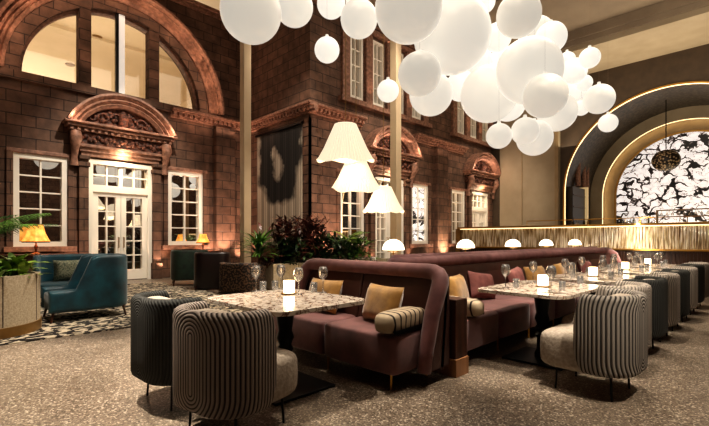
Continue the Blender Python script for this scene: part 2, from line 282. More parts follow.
# ------------------------------------------------------------------ mesh collector
class B:
    def __init__(s): s.v = []; s.f = []; s.uv = {}; s.mi = None
    def add(s, vs, fs, uvs=None):
        o = len(s.v); s.v += [tuple(x) for x in vs]; s.f += [tuple(i + o for i in f) for f in fs]
        if uvs:
            for i, t in enumerate(uvs): s.uv[o + i] = t
        return s
    def box(s, x0, y0, z0, x1, y1, z1):
        x0, x1 = sorted((x0, x1)); y0, y1 = sorted((y0, y1)); z0, z1 = sorted((z0, z1))
        vs = [(x, y, z) for z in (z0, z1) for y in (y0, y1) for x in (x0, x1)]
        return s.add(vs, [(0, 2, 3, 1), (4, 5, 7, 6), (0, 1, 5, 4), (2, 6, 7, 3), (0, 4, 6, 2), (1, 3, 7, 5)])
    def sbox(s, c, h, e=.3, n=20, m=12, mat=None):     # rounded box (superellipsoid)
        f = lambda t, p: math.copysign(abs(t) ** p, t)
        vs = []; fs = []
        for j in range(m + 1):
            ph = -PI/2 + PI * j / m
            for i in range(n):
                th = 2 * PI * (i + .5) / n
                vs.append(Vector((h[0]*f(math.cos(ph), e)*f(math.cos(th), e), h[1]*f(math.cos(ph), e)*f(math.sin(th), e), h[2]*f(math.sin(ph), e))))
        for j in range(m):
            for i in range(n): fs.append((j*n+i, j*n+(i+1) % n, (j+1)*n+(i+1) % n, (j+1)*n+i))
        if mat: vs = [mat @ x for x in vs]
        c = Vector(c); return s.add([x + c for x in vs], fs)
    def tube(s, pts, rad, n=10, caps=True):
        pts = [Vector(p) for p in pts]; R = rad if isinstance(rad, (list, tuple)) else [rad] * len(pts)
        vs = []; fs = []; up = None
        for i, p in enumerate(pts):
            t = (pts[min(i+1, len(pts)-1)] - pts[max(i-1, 0)]).normalized()
            if up is None:
                up = Vector((0, 0, 1)) if abs(t.z) < .9 else Vector((1, 0, 0))
            a = (up - t * up.dot(t)).normalized(); up = a; b = t.cross(a)
            for k in range(n):
                q = 2 * PI * k / n; vs.append(p + (a * math.cos(q) + b * math.sin(q)) * R[i])
        for i in range(len(pts) - 1):
            for k in range(n): fs.append((i*n+k, i*n+(k+1) % n, (i+1)*n+(k+1) % n, (i+1)*n+k))
        if caps: fs += [tuple(range(n))[::-1], tuple(range((len(pts)-1)*n, len(pts)*n))]
        return s.add(vs, fs)
    def lathe(s, prof, c=(0, 0, 0), n=24, a0=0, a1=2*PI, ruffle=0, hem=0):
        vs = []; fs = []; full = abs(a1 - a0 - 2*PI) < 1e-6; m = n if full else n + 1
        for (r, z) in prof:
            for k in range(m):
                q = a0 + (a1 - a0) * k / n; rr = r * (1 + (ruffle if k % 2 else -ruffle)) if ruffle else r
                vs.append((c[0] + rr * math.cos(q), c[1] + rr * math.sin(q), c[2] + z + (hem * math.sin(5 * q + 1) if z == prof[0][1] else 0)))
        for i in range(len(prof) - 1):
            for k in range(n): fs.append((i*m+k, i*m+(k+1) % m, (i+1)*m+(k+1) % m, (i+1)*m+k))
        return s.add(vs, fs)
    def ball(s, c, r, n=24, m=14, sz=1): return s.lathe([(max(r*math.cos(-PI/2+PI*j/m), 1e-4), r*sz*math.sin(-PI/2+PI*j/m)) for j in range(m+1)], c, n)
    def plate_loops(s, loops, mp, d0, d1):        # polygon with holes, extruded; mp(a, z, depth) -> point
        flat = [p for l in loops for p in l]; n = len(flat)
        tris = tessellate_polygon([[Vector((a, z, 0)) for a, z in l] for l in loops])
        vs = [mp(a, z, d0) for a, z in flat] + [mp(a, z, d1) for a, z in flat]
        fs = [tuple(t) for t in tris] + [tuple(i + n for i in t)[::-1] for t in tris]; o = 0
        for l in loops:
            k = len(l)
            for i in range(k): fs.append((o+i, o+(i+1) % k, n+o+(i+1) % k, n+o+i))
            o += k
        return s.add(vs, fs)
    def sweep_arc(s, prof, c, mp, a0=0, a1=PI, n=48):   # prof: closed list of (radius, depth)
        vs = []; fs = []; k = len(prof)
        for i in range(n + 1):
            q = a0 + (a1 - a0) * i / n
            for r, d in prof: vs.append(mp(c[0] + r * math.cos(q), c[1] + r * math.sin(q), d))
        for i in range(n):
            for j in range(k): fs.append((i*k+j, i*k+(j+1) % k, (i+1)*k+(j+1) % k, (i+1)*k+j))
        fs += [tuple(range(k)), tuple(range(n*k, n*k+k))[::-1]]
        return s.add(vs, fs)
    def shell(s, path, ztop, zbot, th, seg=5):
        P = [Vector((x, y, 0)) for x, y in path]; n = len(P); L = [0]
        for i in range(1, n): L.append(L[-1] + (P[i] - P[i-1]).length)
        tot = L[-1]; vs = []; uvs = []; fs = []
        prof = []
        for i in range(seg + 1): q = PI * i / seg; prof.append((math.cos(q), math.sin(q), 1))
        prof.insert(seg + 1, (-1, 0, .5))
        for i in range(seg + 1): q = PI + PI * i / seg; prof.append((math.cos(q), math.sin(q), 0))
        prof.append((1, 0, .5)); k = len(prof)
        for i in range(n):
            t = (P[min(i+1, n-1)] - P[max(i-1, 0)]).normalized(); nn = Vector((t.y, -t.x, 0))
            e = min(L[i], tot - L[i]); r = th / 2
            sc = math.sqrt(max(1 - (1 - min(e / r, 1)) ** 2, 0)) * .97 + .03
            zt = ztop(L[i] / tot) - r * sc; zb = zbot(L[i] / tot) + r * sc
            for a, b_, w in prof:
                z = zb + (zt - zb) * w + b_ * r * sc
                p = P[i] + nn * a * r * sc; vs.append((p.x, p.y, z)); uvs.append((L[i] - tot / 2, z))
        for i in range(n - 1):
            for j in range(k): fs.append((i*k+j, i*k+(j+1) % k, (i+1)*k+(j+1) % k, (i+1)*k+j))
        fs += [tuple(range(k)), tuple(range((n-1)*k, n*k))[::-1]]
        return s.add(vs, fs, uvs)
    def blade(s, base, ang, length, width, up, droop, n=5, twist=0):
        d = Vector((math.cos(ang), math.sin(ang), 0)); side = Vector((-d.y, d.x, 0)); vs = []; fs = []
        base = Vector(base)
        for i in range(n + 1):
            t = i / n; p = base + d * (length * t * math.cos(up * (1 - .3*t))) + Vector((0, 0, length * (math.sin(up) * t - droop * t * t)))
            w = width * (math.sin(PI * min(t * .92 + .08, 1)) ** .8) * .5 + .0008
            vs += [p - side * w, p + side * w + Vector((0, 0, twist * w))]
        for i in range(n): fs.append((2*i, 2*i+1, 2*i+3, 2*i+2))
        return s.add(vs, fs)
    def build(s, name, mat, parent=None, smooth=False, loc=None, bevel=0, world_of=None, solid=0, sub=0):
        me = bpy.data.meshes.new(name); me.from_pydata(s.v, [], s.f); me.update()
        if s.uv:
            ul = me.uv_layers.new(name='UVMap')
            for lp in me.loops: ul.data[lp.index].uv = s.uv.get(lp.vertex_index, (0, 0))
        import bmesh
        bm = bmesh.new(); bm.from_mesh(me); bmesh.ops.recalc_face_normals(bm, faces=bm.faces); bm.to_mesh(me); bm.free()
        for mm in (mat if isinstance(mat, list) else [mat]): me.materials.append(mm)
        if smooth:
            for p in me.polygons: p.use_smooth = True
            if smooth != 'all': me.set_sharp_from_angle(angle=math.radians(50))
        o = bpy.data.objects.new(name, me); C.objects.link(o)
        if loc is not None: o.location = loc
        if parent is not None:
            o.parent = parent
            if world_of: o.matrix_parent_inverse = world_matrix(parent).inverted()
        if bevel: md = o.modifiers.new('bevel', 'BEVEL'); md.width = bevel; md.segments = 2; md.limit_method = 'ANGLE'
        if solid: md = o.modifiers.new('solid', 'SOLIDIFY'); md.thickness = solid
        return o
def world_matrix(o):
    m = Matrix.Translation(o.location) @ o.rotation_euler.to_matrix().to_4x4()
    return m if o.parent is None else world_matrix(o.parent) @ o.matrix_parent_inverse @ m
def tag(o, label=None, cat=None, group=None, kind=None):
    if label: o['label'] = label
    if cat: o['category'] = cat
    if group: o['group'] = group
    if kind: o['kind'] = kind
    return o
def thing(name, label, cat, loc=(0, 0, 0), rz=0, group=None, kind=None):
    o = bpy.data.objects.new(name, None); o.empty_display_size = .1; C.objects.link(o)
    o.location = loc; o.rotation_euler = (0, 0, rz); return tag(o, label, cat, group, kind)
def dup(o, loc=None, rz=None, label=None, parent=None, mat=None, group=None):
    c = o.copy(); C.objects.link(c)
    if parent is not None: c.parent = parent
    if loc is not None: c.location = loc
    if rz is not None: c.rotation_euler = (0, 0, rz)
    if label: c['label'] = label
    if group: c['group'] = group
    if mat and c.type == 'MESH' and c.name.split('.')[0] in mat:
        c.data = c.data.copy(); c.data.materials[0] = mat[c.name.split('.')[0]]
    for ch in list(o.children): dup(ch, parent=c, mat=mat)
    return c
def struct(b, name, mat, label=None, **kw):
    o = b.build(name, mat, **kw); o['kind'] = 'structure'
    if label and not kw.get('parent'): o['label'] = label; o['category'] = name.split('_')[0]
    return o

# ------------------------------------------------------------------ camera, world, colour
cam = bpy.data.cameras.new('camera'); co = bpy.data.objects.new('camera', cam); C.objects.link(co)
co.location = (0, 0, CAMH); co.rotation_euler = (PI/2, 0, -PI/4)
cam.lens = FP / W * 36; cam.sensor_width = 36; cam.shift_y = (HZ - H/2) / W; cam.clip_start = .05; cam.clip_end = 200
bpy.context.scene.camera = co
wd = bpy.data.worlds.new('world'); bpy.context.scene.world = wd; wd.use_nodes = True
wd.node_tree.nodes['Background'].inputs[0].default_value = (1, .80, .62, 1); wd.node_tree.nodes['Background'].inputs[1].default_value = .035
bpy.context.scene.view_settings.view_transform = 'Standard'
bpy.context.scene.view_settings.look = 'Medium High Contrast'
bpy.context.scene.view_settings.exposure = .2

WARM = (1, .70, .42)
def light(kind, loc, power, col=WARM, size=.1, aim=None, sy=None, spot=None, blend=.5):
    l = bpy.data.lights.new('light', kind); l.energy = power; l.color = col
    if kind == 'AREA':
        l.size = size
        if sy: l.shape = 'RECTANGLE'; l.size_y = sy
    else: l.shadow_soft_size = size
    if kind == 'SPOT': l.spot_size = math.radians(spot or 60); l.spot_blend = blend
    o = bpy.data.objects.new('light', l); C.objects.link(o); o.location = loc
    if aim is not None: o.rotation_euler = (Vector(aim) - Vector(loc)).to_track_quat('-Z', 'Y').to_euler()
    return o

# ================================================================== THE SHELL
struct(B().box(-6, -6, -.2, 27, 27, 0), 'floor', M['terrazzo'], 'speckled terrazzo floor')
V1, V2, U1, UE = 13.9, 10.34, 8.36, 20.6
ZT = 9.2; ZC = 9.35
def arc(c, r, a0=0, a1=PI, n=40): return [(c[0] + r*math.cos(a0+(a1-a0)*i/n), c[1] + r*math.sin(a0+(a1-a0)*i/n)) for i in range(n+1)]
def rect(a0, z0, a1, z1): return [(a0, z0), (a1, z0), (a1, z1), (a0, z1)]
f1 = lambda a, z, d: (a, V1 + d, z)
f2 = lambda a, z, d: (a, V2 + d, z)
AC = (3.97, 5.59)
RG = 2.42
DW = .87           # half door width
def openings(c): return [rect(c-DW, .02, c+DW, 3.55), rect(c-1.95-.59, 1.05, c-1.95+.59, 3.5), rect(c+1.95-.59, 1.05, c+1.95+.59, 3.5)]
b = B(); b.plate_loops([rect(-6, 0, U1, ZT), arc(AC, RG)] + openings(AC[0]), f1, 0, .5)
struct(b, 'wall_left', M['brick'], 'red sandstone block facade with the great glazed arch')
b = B(); b.box(U1, V2 + .5, 0, U1 + .5, V1 + .5, ZC)
struct(b, 'wall_return', M['brick'], 'red sandstone return wall behind the pleated hanging')
CM = [12.15, 19.0]; UPW = [-1.72, -.58, .58, 1.72]
holes = []
for c in CM:
    holes += openings(c) + [rect(c+o-.31, 6.15, c+o+.31, 8.5) for o in UPW]
b = B(); b.plate_loops([rect(U1, 0, 21.9, ZC)] + holes, f2, 0, .5)
struct(b, 'wall_center', M['brick'], 'red sandstone facade wall running towards the bar')
# ceilings
b = B(); b.box(-6, -6, ZC, 17.7, 12.9, ZC+.3); struct(b, 'ceiling', M['ceil'], 'grey brown plaster ceiling over the dining hall')
b = B(); b.box(-9, 12.9, 10.4, 12, 44, 10.6); b.box(-6, 12.7, ZC, U1, 12.9, 10.6); struct(b, 'ceiling_upper', M['cream_up'], 'pale ceiling beyond the facade top')
b = B(); b.box(17.7, -6, 8.6, 27, V2, ZC+.3); struct(b, 'beam', M['cream'], 'deep cream ceiling beam before the bar arch')
b = B(); b.box(17.55, -6, 9.0, 17.7, V2, ZC); b.box(17.62, -6, 8.8, 17.7, V2, 9.0); struct(b, 'trim_1', M['ceil'], 'stepped moulding along the ceiling beam')
b = B(); b.box(13.3, -6, 9.2, 13.9, V2, ZC); b.box(13.9, -6, 9.28, 14.1, V2, ZC); struct(b, 'trim_2', M['ceil'], 'flat ceiling moulding band')
b = B(); b.box(-9, 43.5, 0, 12, 43.7, 10.4); b.box(11.8, V1+.5, 0, 12, 43.5, 10.4); b.box(-9.2, V1+.5, 0, -9, 44, 10.4); struct(b, 'wall_far', M['cream_up'], 'pale far wall seen through the glazed arch')
b = B(); b.box(-9, V1+.5, 4.9, 11.8, 43.5, 5.05); struct(b, 'floor_upper', M['cream_up'], 'upper floor behind the glazed arch')
b = B(); b.box(-9, 21.6, 10.25, 11.8, 22.2, 10.4); struct(b, 'beam_upper', M['cream_up'], 'shallow beam under the pale upper ceiling')
b = B(); b.box(-6.3, -6.3, 0, -6, 14, ZC); struct(b, 'wall_behind', M['brick'], 'sandstone wall behind the viewer')
b = B(); b.box(-6, -6.3, 0, 27, -6, ZC); struct(b, 'wall_right', M['brick'], 'sandstone side wall behind the viewer')
# recessed lights dots seen through the arch
for px, d in ((97, 19), (180, 20), (70, 22)):
    p = at_depth(px, HZ - (10.4-CAMH)*FP/d, d)
    b = B(); b.lathe([(.001, -.05), (.2, -.05), (.22, 0), (.001, 0)], (0, 0, 0), 20)
    o = b.build('ceiling_downlight', M['brass_dull'], loc=(p.x, p.y, 10.4)); tag(o, {97: 'small round ceiling fitting behind the middle arch panes', 180: 'small round ceiling fitting behind the end arch pane beside the cornice', 70: 'small round ceiling fitting low behind the first arch pane'}[px], 'ceiling light')

# facade mouldings
def cornice(b, mp, a0, a1, z=5.15, dent=True, s=1):
    b_ = [(0.0, z+.06, z+.12, .10), (0, z+.22, z+.27, .28), (0, z+.27, z+.33, .34), (0, z+.12, z+.22, .14)]
    for _, z0, z1, pr in b_:
        p, q = mp(a0, z0, -pr), mp(a1, z1, .02); b.box(*p, *q)
    if dent:
        n = int(abs(a1 - a0) / .17)
        for i in range(n):
            a = a0 + (a1 - a0) * (i + .5) / n; p, q = mp(a - .045, z+.12, -.25), mp(a + .045, z+.22, 0); b.box(*p, *q)
fr = lambda a, z, d: (U1 + d, a, z)
b = B(); cornice(b, f1, 5.4, U1); struct(b, 'trim_3', M['stone'], 'dentilled stone cornice on the arched facade')
b = B(); cornice(b, fr, V2-.36, V1); struct(b, 'trim_4', M['stone'], 'dentilled stone cornice on the return wall')
b = B(); cornice(b, f2, U1, CM[0]-1.5); cornice(b, f2, CM[0]+1.5, CM[1]-1.5); cornice(b, f2, CM[1]+1.5, 21.9); struct(b, 'trim_5', M['stone'], 'dentilled stone cornice above the facade doors')
# small top course
b = B()
for z in (8.75, 8.9): b.box(U1-.02, V2-.1, z, 21.9, V2+.02, z+.08)
b.box(-6, V1-.12, ZT-.2, U1, V1+.55, ZT); b.box(-6, V1-.2, ZT-.08, U1, V1+.6, ZT+.03)
struct(b, 'trim_6', M['stone'], 'stone coping at the top of the facade')
# great arch mouldings
b = B(); b.sweep_arc([(RG, .12), (RG, -.06), (2.74, -.06), (2.74, .12)], AC, f1); struct(b, 'trim_32', M['brick'], 'flat stone ring round the great arched glass')
b = B()
b.sweep_arc([(2.72, .1), (2.72, -.12), (2.80, -.20), (2.84, -.12), (2.90, -.22), (2.95, -.14), (3.0, -.26), (3.06, -.18), (3.12, -.30), (3.2, -.30), (3.2, .1)], AC, f1)
struct(b, 'trim_7', M['stone'], 'ribbed stone arch moulding round the great window')
b = B()
for o in (-.94, .94):
    zt = AC[1] + math.sqrt(RG**2 - .94**2) + .1; b.box(AC[0]+o-.15, V1-.05, AC[1], AC[0]+o+.15, V1+.3, zt)
struct(b, 'trim_8', M['brick'], 'two stone mullions dividing the great arched window')
b = B(); b.box(-6, V1-.14, AC[1]-.22, U1, V1+.1, AC[1]); struct(b, 'trim_9', M['brick'], 'stone sill band under the great arch')
aw = thing('window_1', 'great half-round glazed window over the doorway', 'window', (AC[0], V1, AC[1]), kind='structure')
b = B(); b.plate_loops([arc(AC, RG+.02)], f1, .22, .24); b.build('glass_pane', M['arch_glass'], aw, world_of=True)
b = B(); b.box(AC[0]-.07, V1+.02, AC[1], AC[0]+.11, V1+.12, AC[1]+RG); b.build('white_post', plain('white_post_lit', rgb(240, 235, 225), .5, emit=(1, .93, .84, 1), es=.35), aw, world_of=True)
b = B(); b.box(AC[0]-.14, V1-.0, AC[1], AC[0]-.06, V1+.12, AC[1]+RG); b.build('dark_post', M['black'], aw, world_of=True)
b = B(); b.sweep_arc([(RG+.02, .1), (RG-.07, .1), (RG-.07, .3), (RG+.02, .3)], AC, f1); b.build('window_frame', M['stone'], aw, world_of=True)

# doors, windows, pediments
wn = [1]; dn = [0]; tn = [9]
def window(mp, c, label, z0=1.05, z1=3.5, hw=.59, cols=2, rows=5, pane='window_glass', stone=True, fw=.13):
    wn[0] += 1; w = thing('window_%d' % wn[0], label, 'window', mp(c, z0, 0), kind='structure')
    b = B()
    for q in (rect(c-hw, z0, c-hw+fw, z1), rect(c+hw-fw, z0, c+hw, z1), rect(c-hw+fw, z0, c+hw-fw, z0+fw), rect(c-hw+fw, z1-fw, c+hw-fw, z1)):
        b.plate_loops([q], mp, -.02, .16)
    b.build('window_frame', M['white_paint'], w, world_of=True)
    b = B(); x0, x1, y0, y1 = c-hw+fw, c+hw-fw, z0+fw, z1-fw
    for i in range(1, cols): a = x0+(x1-x0)*i/cols; b.plate_loops([rect(a-.02, y0, a+.02, y1)], mp, .04, .1)
    for i in range(1, rows): a = y0+(y1-y0)*i/rows; b.plate_loops([rect(x0, a-.018, x1, a+.018)], mp, .045, .095)
    b.build('glazing_bars', M['white_paint'], w, world_of=True)
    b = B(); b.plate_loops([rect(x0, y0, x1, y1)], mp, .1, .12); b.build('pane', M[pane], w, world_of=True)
    if stone:
        b = B()
        for q in (rect(c-hw-.14, z0, c-hw, z1), rect(c+hw, z0, c+hw+.14, z1)): b.plate_loops([q], mp, -.08, .05)
        b.build('stone_surround', M['brick'], w, world_of=True, bevel=.012)
        b = B(); b.plate_loops([rect(c-hw-.2, z0-.14, c+hw+.2, z0)], mp, -.16, .05); b.build('sill', M['stone'], w, world_of=True, bevel=.012)
        b = B(); b.plate_loops([rect(c-hw-.14, z1, c+hw+.14, z1+.1)], mp, -.09, .05); b.build('head_moulding', M['stone'], w, world_of=True, bevel=.012)
def door(mp, c, label):
    dn[0] += 1; t = thing('door_%d' % dn[0], label, 'door', mp(c, 0, 0), kind='structure')
    b = B()
    for q in (rect(c-DW, 0, c-DW+.13, 3.55), rect(c+DW-.13, 0, c+DW, 3.55), rect(c-DW+.13, 3.42, c+DW-.13, 3.55), rect(c-DW+.13, 2.62, c+DW-.13, 2.82)): b.plate_loops([q], mp, -.04, .18)
    b.build('door_frame', M['white_paint'], t, world_of=True)
    b = B(); x0, x1 = c-DW+.13, c+DW-.13
    for i in range(1, 4): a = x0+(x1-x0)*i/4; w_ = .05 if i == 2 else .02; b.plate_loops([rect(a-w_, 2.82, a+w_, 3.42)], mp, .04, .1)
    b.plate_loops([rect(x0, 3.1, x1, 3.14)], mp, .045, .095); b.build('transom_bars', M['white_paint'], t, world_of=True)
    b = B(); b.plate_loops([rect(x0, 2.82, x1, 3.42)], mp, .1, .12); b.build('transom_pane', M['window_glass'], t, world_of=True)
    for s in (-1, 1):
        a0, a1 = (x0, c-.005) if s < 0 else (c+.005, x1)
        b = B()
        for q in (rect(a0, .02, a0+.14, 2.62), rect(a1-.14, .02, a1, 2.62), rect(a0+.14, .02, a1-.14, .32), rect(a0+.14, 2.5, a1-.14, 2.62)): b.plate_loops([q], mp, .02, .12)
        m_ = (a0+a1)/2; b.plate_loops([rect(m_-.02, .32, m_+.02, 2.5)], mp, .04, .1)
        for i in range(1, 5): z = .32+2.18*i/5; b.plate_loops([rect(a0+.14, z-.018, a1-.14, z+.018)], mp, .045, .095)
        lf = b.build('door_leaf', M['white_paint'], t, world_of=True)
        b = B(); b.plate_loops([rect(a0+.14, .32, a1-.14, 2.5)], mp, .1, .11); b.build('pane', M['window_glass'], lf, world_of=True)
        b = B(); hx = c - .07 if s < 0 else c + .07
        b.tube([mp(hx, 1.0, .02), mp(hx, 1.0, -.05), mp(hx, 1.3, -.05), mp(hx, 1.3, .02)], .012, 8); b.build('door_handle', M['gold'], lf, world_of=True)
def pediment(mp, c, label, hw=1.42):
    tn[0] += 1; n = 'trim_%d' % tn[0]
    t = thing(n, label, 'pediment', mp(c, 3.6, 0), kind='structure')
    zb = 4.5; rise = .93; R = (hw*hw + rise*rise) / (2*rise); cz = zb + rise - R; a = math.acos(min((hw)/R, 1))
    a0 = math.asin((zb - cz) / R)
    b = B(); b.sweep_arc([(R-.34, 0), (R-.34, -.3), (R-.26, -.38), (R-.22, -.34), (R-.16, -.44), (R-.11, -.4), (R-.03, -.52), (R+.03, -.52), (R+.03, 0)], (c, cz), mp, a0, PI-a0, 28)
    b.build('arched_hood', M['stone'], t, world_of=True)
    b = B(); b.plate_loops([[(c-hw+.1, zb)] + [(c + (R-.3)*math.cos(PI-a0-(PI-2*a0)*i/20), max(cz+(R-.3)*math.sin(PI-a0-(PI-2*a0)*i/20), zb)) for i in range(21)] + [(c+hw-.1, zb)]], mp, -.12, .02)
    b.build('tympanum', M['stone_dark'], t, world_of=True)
    # carving: foliage scrolls
    b = B(); rr = random.Random(3)
    for k in range(46):
        x = rr.uniform(-hw*.72, hw*.72); zmax = (cz + math.sqrt(max((R-.42)**2 - x*x, 0))) - zb
        if zmax < .15: continue
        z = zb + rr.uniform(.08, zmax); r = rr.uniform(.04, .09); p = Vector(mp(c+x, z, -.14)); b.ball(p, r, 8, 5)
    for s in (-1, 1):
        for k in range(3):
            pts = [mp(c + s*(.15+.33*k) + s*.2*math.exp(-q*.25)*math.cos(q), zb+.28 - .04*k + .2*math.exp(-q*.25)*math.sin(q), -.18) for q in [j*.5 for j in range(14)]]
            b.tube(pts, [.045 - .002*j for j in range(14)], 6)
    b.tube([mp(c, zb+.08, -.2), mp(c, zb+.3, -.26), mp(c, zb+.5, -.2)], [.13, .16, .06], 10)
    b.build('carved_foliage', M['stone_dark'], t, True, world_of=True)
    b = B()
    for z0, z1, pr, e in ((zb-.06, zb, .5, .08), (zb-.14, zb-.06, .42, .02), (zb-.24, zb-.14, .3, -.05)):
        b.box(*mp(c-hw-e, z0, -pr), *mp(c+hw+e, z1, .02))
    for i in range(17): x = c-hw+.1+(2*hw-.2)*i/16; b.box(*mp(x-.04, zb-.24, -.36), *mp(x+.04, zb-.15, 0))
    b.build('cornice_shelf', M['stone'], t, world_of=True, bevel=.01)
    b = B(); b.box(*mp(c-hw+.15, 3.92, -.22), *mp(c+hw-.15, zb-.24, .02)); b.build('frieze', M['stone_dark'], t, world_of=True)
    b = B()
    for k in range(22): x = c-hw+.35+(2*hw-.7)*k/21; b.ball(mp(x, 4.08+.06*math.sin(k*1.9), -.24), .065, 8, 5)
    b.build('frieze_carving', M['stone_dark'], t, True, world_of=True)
    b = B()
    for i, (z0, z1, pr) in enumerate(((3.84, 3.92, .26), (3.72, 3.84, .18), (3.6, 3.72, .12))): b.box(*mp(c-hw+.28+.04*i, z0, -pr), *mp(c+hw-.28-.04*i, z1, .02))
    b.build('architrave', M['stone'], t, world_of=True, bevel=.01)
    for s in (-1, 1):
        b = B(); x = c + s*(DW+.12)
        b.box(*mp(x-.12, 0, -.14), *mp(x+.12, 3.6, .02)); b.box(*mp(x-.15, 0, -.2), *mp(x+.15, .5, .02)); b.box(*mp(x-.15, 3.3, -.18), *mp(x+.15, 3.42, .02)); b.box(*mp(x-.13, 3.5, -.24), *mp(x+.13, 3.6, .02))
        b.build('side_pilaster', M['brick'], t, world_of=True, bevel=.012)
        b = B(); x2 = c + s*(hw-.2)
        pts = [mp(x2, 4.2, -.28), mp(x2, 4.0, -.34), mp(x2, 3.8, -.24), mp(x2, 3.55, -.14), mp(x2, 3.3, -.12)]
        b.tube(pts, [.14, .15, .1, .08, .11], 10); b.build('scroll_bracket', M['stone'], t, True, world_of=True)
window(f1, AC[0]-1.95, 'white framed window behind the larger amber lamp')
door(f1, AC[0], 'white glazed double door under the carved arch hood')
window(f1, AC[0]+1.95, 'white framed window above the dark green armchair')
pediment(f1, AC[0], 'arched stone hood over the white double door')
window(f2, CM[0]-1.95, 'white framed window behind the pleated pendants')
door(f2, CM[0], 'white glazed door behind the second column')
window(f2, CM[0]+1.95, 'tall window with the marble arch reflection painted on its panes', pane='backlit')  # marble pattern on the pane paints in a reflection of the lit arch
window(f2, CM[1]-1.95, 'white framed window nearest the bar screen end')
door(f2, CM[1], 'far glazed door above the bar screen end')
window(f2, CM[1]+1.95, 'last narrow white window beside the cream pilaster')
pediment(f2, CM[0], 'arched stone hood behind the second column')
pediment(f2, CM[1], 'small far arched stone hood over the last door')
WL = ['first', 'second', 'third', 'fourth']
for ci, c in enumerate(CM):
    for i, o in enumerate(UPW):
        window(f2, c+o, 'narrow upper sash window, %s of the %s row above the cornice' % (WL[i], ['nearer', 'farther'][ci]), 6.15, 8.5, .31, 2, 4, pane='window_glass', stone=False, fw=.08)
b = B()
for c in CM:
    for k in range(5):
        x = c + (-2.3 + 1.15*k); b.box(x-.17, V2-.12, 6.0, x+.17, V2+.02, 8.62)
    b.box(c-2.6, V2-.22, 5.88, c+2.6, V2+.02, 6.06); b.box(c-2.55, V2-.2, 8.6, c+2.55, V2+.02, 8.72)
struct(b, 'trim_20', M['stone'], 'stone strips between the upper windows', bevel=.012)
# quoins at the return corner and pilaster
b = B()
for i in range(17):
    e = .42 if i % 2 else .3; b.box(U1-.05, V2-.05, .3*i, U1+e, V2+.02, .3*i+.285); b.box(U1-.05, V2-.05, .3*i, U1+.02, V2+e, .3*i+.285)
struct(b, 'trim_21', M['brick'], 'stacked corner stones at the facade corner')
b = B(); b.box(6.9, V1-.25, 0, 7.6, V1+.02, 5.15); b.box(6.82, V1-.32, 0, 7.68, V1, .5); struct(b, 'trim_22', M['brick'], 'stone pier beside the end window of the arched facade')
b = B()
for u in (15.55,): b.box(u-.4, V2-.2, 0, u+.4, V2+.02, 5.15)
struct(b, 'trim_23', M['brick'], 'stone pier between the two facade doorways')

# pleated printed hanging on the return wall
b = B(); n = 56; vs = []
y0, y1 = 10.66, 13.3
for i in range(n+1):
    y = y0 + (y1-y0)*i/n; x = U1 - .05 - (.05 if i % 2 else 0); vs += [(x, y, 1.0), (x, y, 4.95)]
b.add(vs, [(2*i, 2*i+2, 2*i+3, 2*i+1) for i in range(n)]); hang = thing('wall_hanging', 'tall pleated grey hanging with a dark printed shape on the return wall', 'wall hanging', (U1-.05, 12, 1.0))
b.build('pleated_cloth', M['mural'], hang, world_of=True)
b = B(); b.box(U1-.13, y0-.05, 4.93, U1, y1+.05, 5.0); b.build('hanging_rail', M['black'], hang, world_of=True)

# columns
for px, d, lab in ((245.5, 11.4, 'slim square cream column beside the planter bed, nearer the arched facade'), (395.7, 11.4, 'slim square cream column behind the sofas, in front of the far doorway')):
    p = at_depth(px, HZ, d); b = B(); b.box(-.11, -.11, 0, .11, .11, ZC); b.box(-.14, -.14, 0, .14, .14, .12)
    o = struct(b, 'column', M['column'], loc=(p.x, p.y, 0), bevel=.012); o['label'] = lab; o['category'] = 'column'

# end wall with arches
fe = lambda a, z, d: (UE + d, a, z)
AV, AZ = 2.95, 3.4
def archnotch(v0, v1, z1, c, r, zs): # wall outline with an arched opening down to floor
    return [(v0, 0), (c-r, 0), (c-r, zs)] + [(c + r*math.cos(PI-PI*i/48), zs + r*math.sin(PI-PI*i/48)) for i in range(1, 48)] + [(c+r, zs), (c+r, 0), (v1, 0), (v1, z1), (v0, z1)]
b = B(); b.plate_loops([archnotch(-6, 7.3, 8.6, AV, 3.95, AZ)], fe, 0, .3); struct(b, 'wall_end', M['brown_wall'], 'dark brown wall around the big outer arch')
def archband(mat, name, label, r0, r1, d0, d1, c=AV, zs=AZ, z0=0):
    b = B(); b.sweep_arc([(r0, d0), (r1, d0), (r1, d1), (r0, d1)], (c, zs), fe)
    for s in (-1, 1): b.box(UE+d0, c+s*r0, z0, UE+d1, c+s*r1, zs)
    return struct(b, name, mat, label)
archband(M['granite'], 'trim_24', 'dark speckled granite lining inside the outer arch', 3.96, 4.1, .3, 4.0)
archband(M['gold'], 'trim_25', 'thin gilded edge of the outer arch', 3.90, 3.97, -.05, .06)
archband(M['led_bar'], 'trim_26', 'warm light line along the outer arch', 3.875, 3.90, -.03, .0)
b = B(); b.plate_loops([archnotch(-6, 7.3, 8.6, AV, 3.4, AZ)], fe, 4.0, 4.25); struct(b, 'wall_arch', M['cream'], 'cream arch band inside the granite lining')
archband(M['led_arch'], 'trim_27', 'glowing light line round the inner arch', 3.43, 3.46, 4.28, 4.31)
archband(M['led_bar'], 'trim_33', 'thin bright edge of the cream arch band', 3.375, 3.40, 4.02, 4.06)
b = B(); b.plate_loops([archnotch(-6, 7.3, 8.6, AV, 2.93, AZ)], fe, 4.5, 4.8); struct(b, 'wall_reveal', M['tan'], 'tan reveal round the marble panel')
archband(M['gold'], 'trim_28', 'gold rim of the marble panel', 2.88, 2.95, 4.46, 4.52)
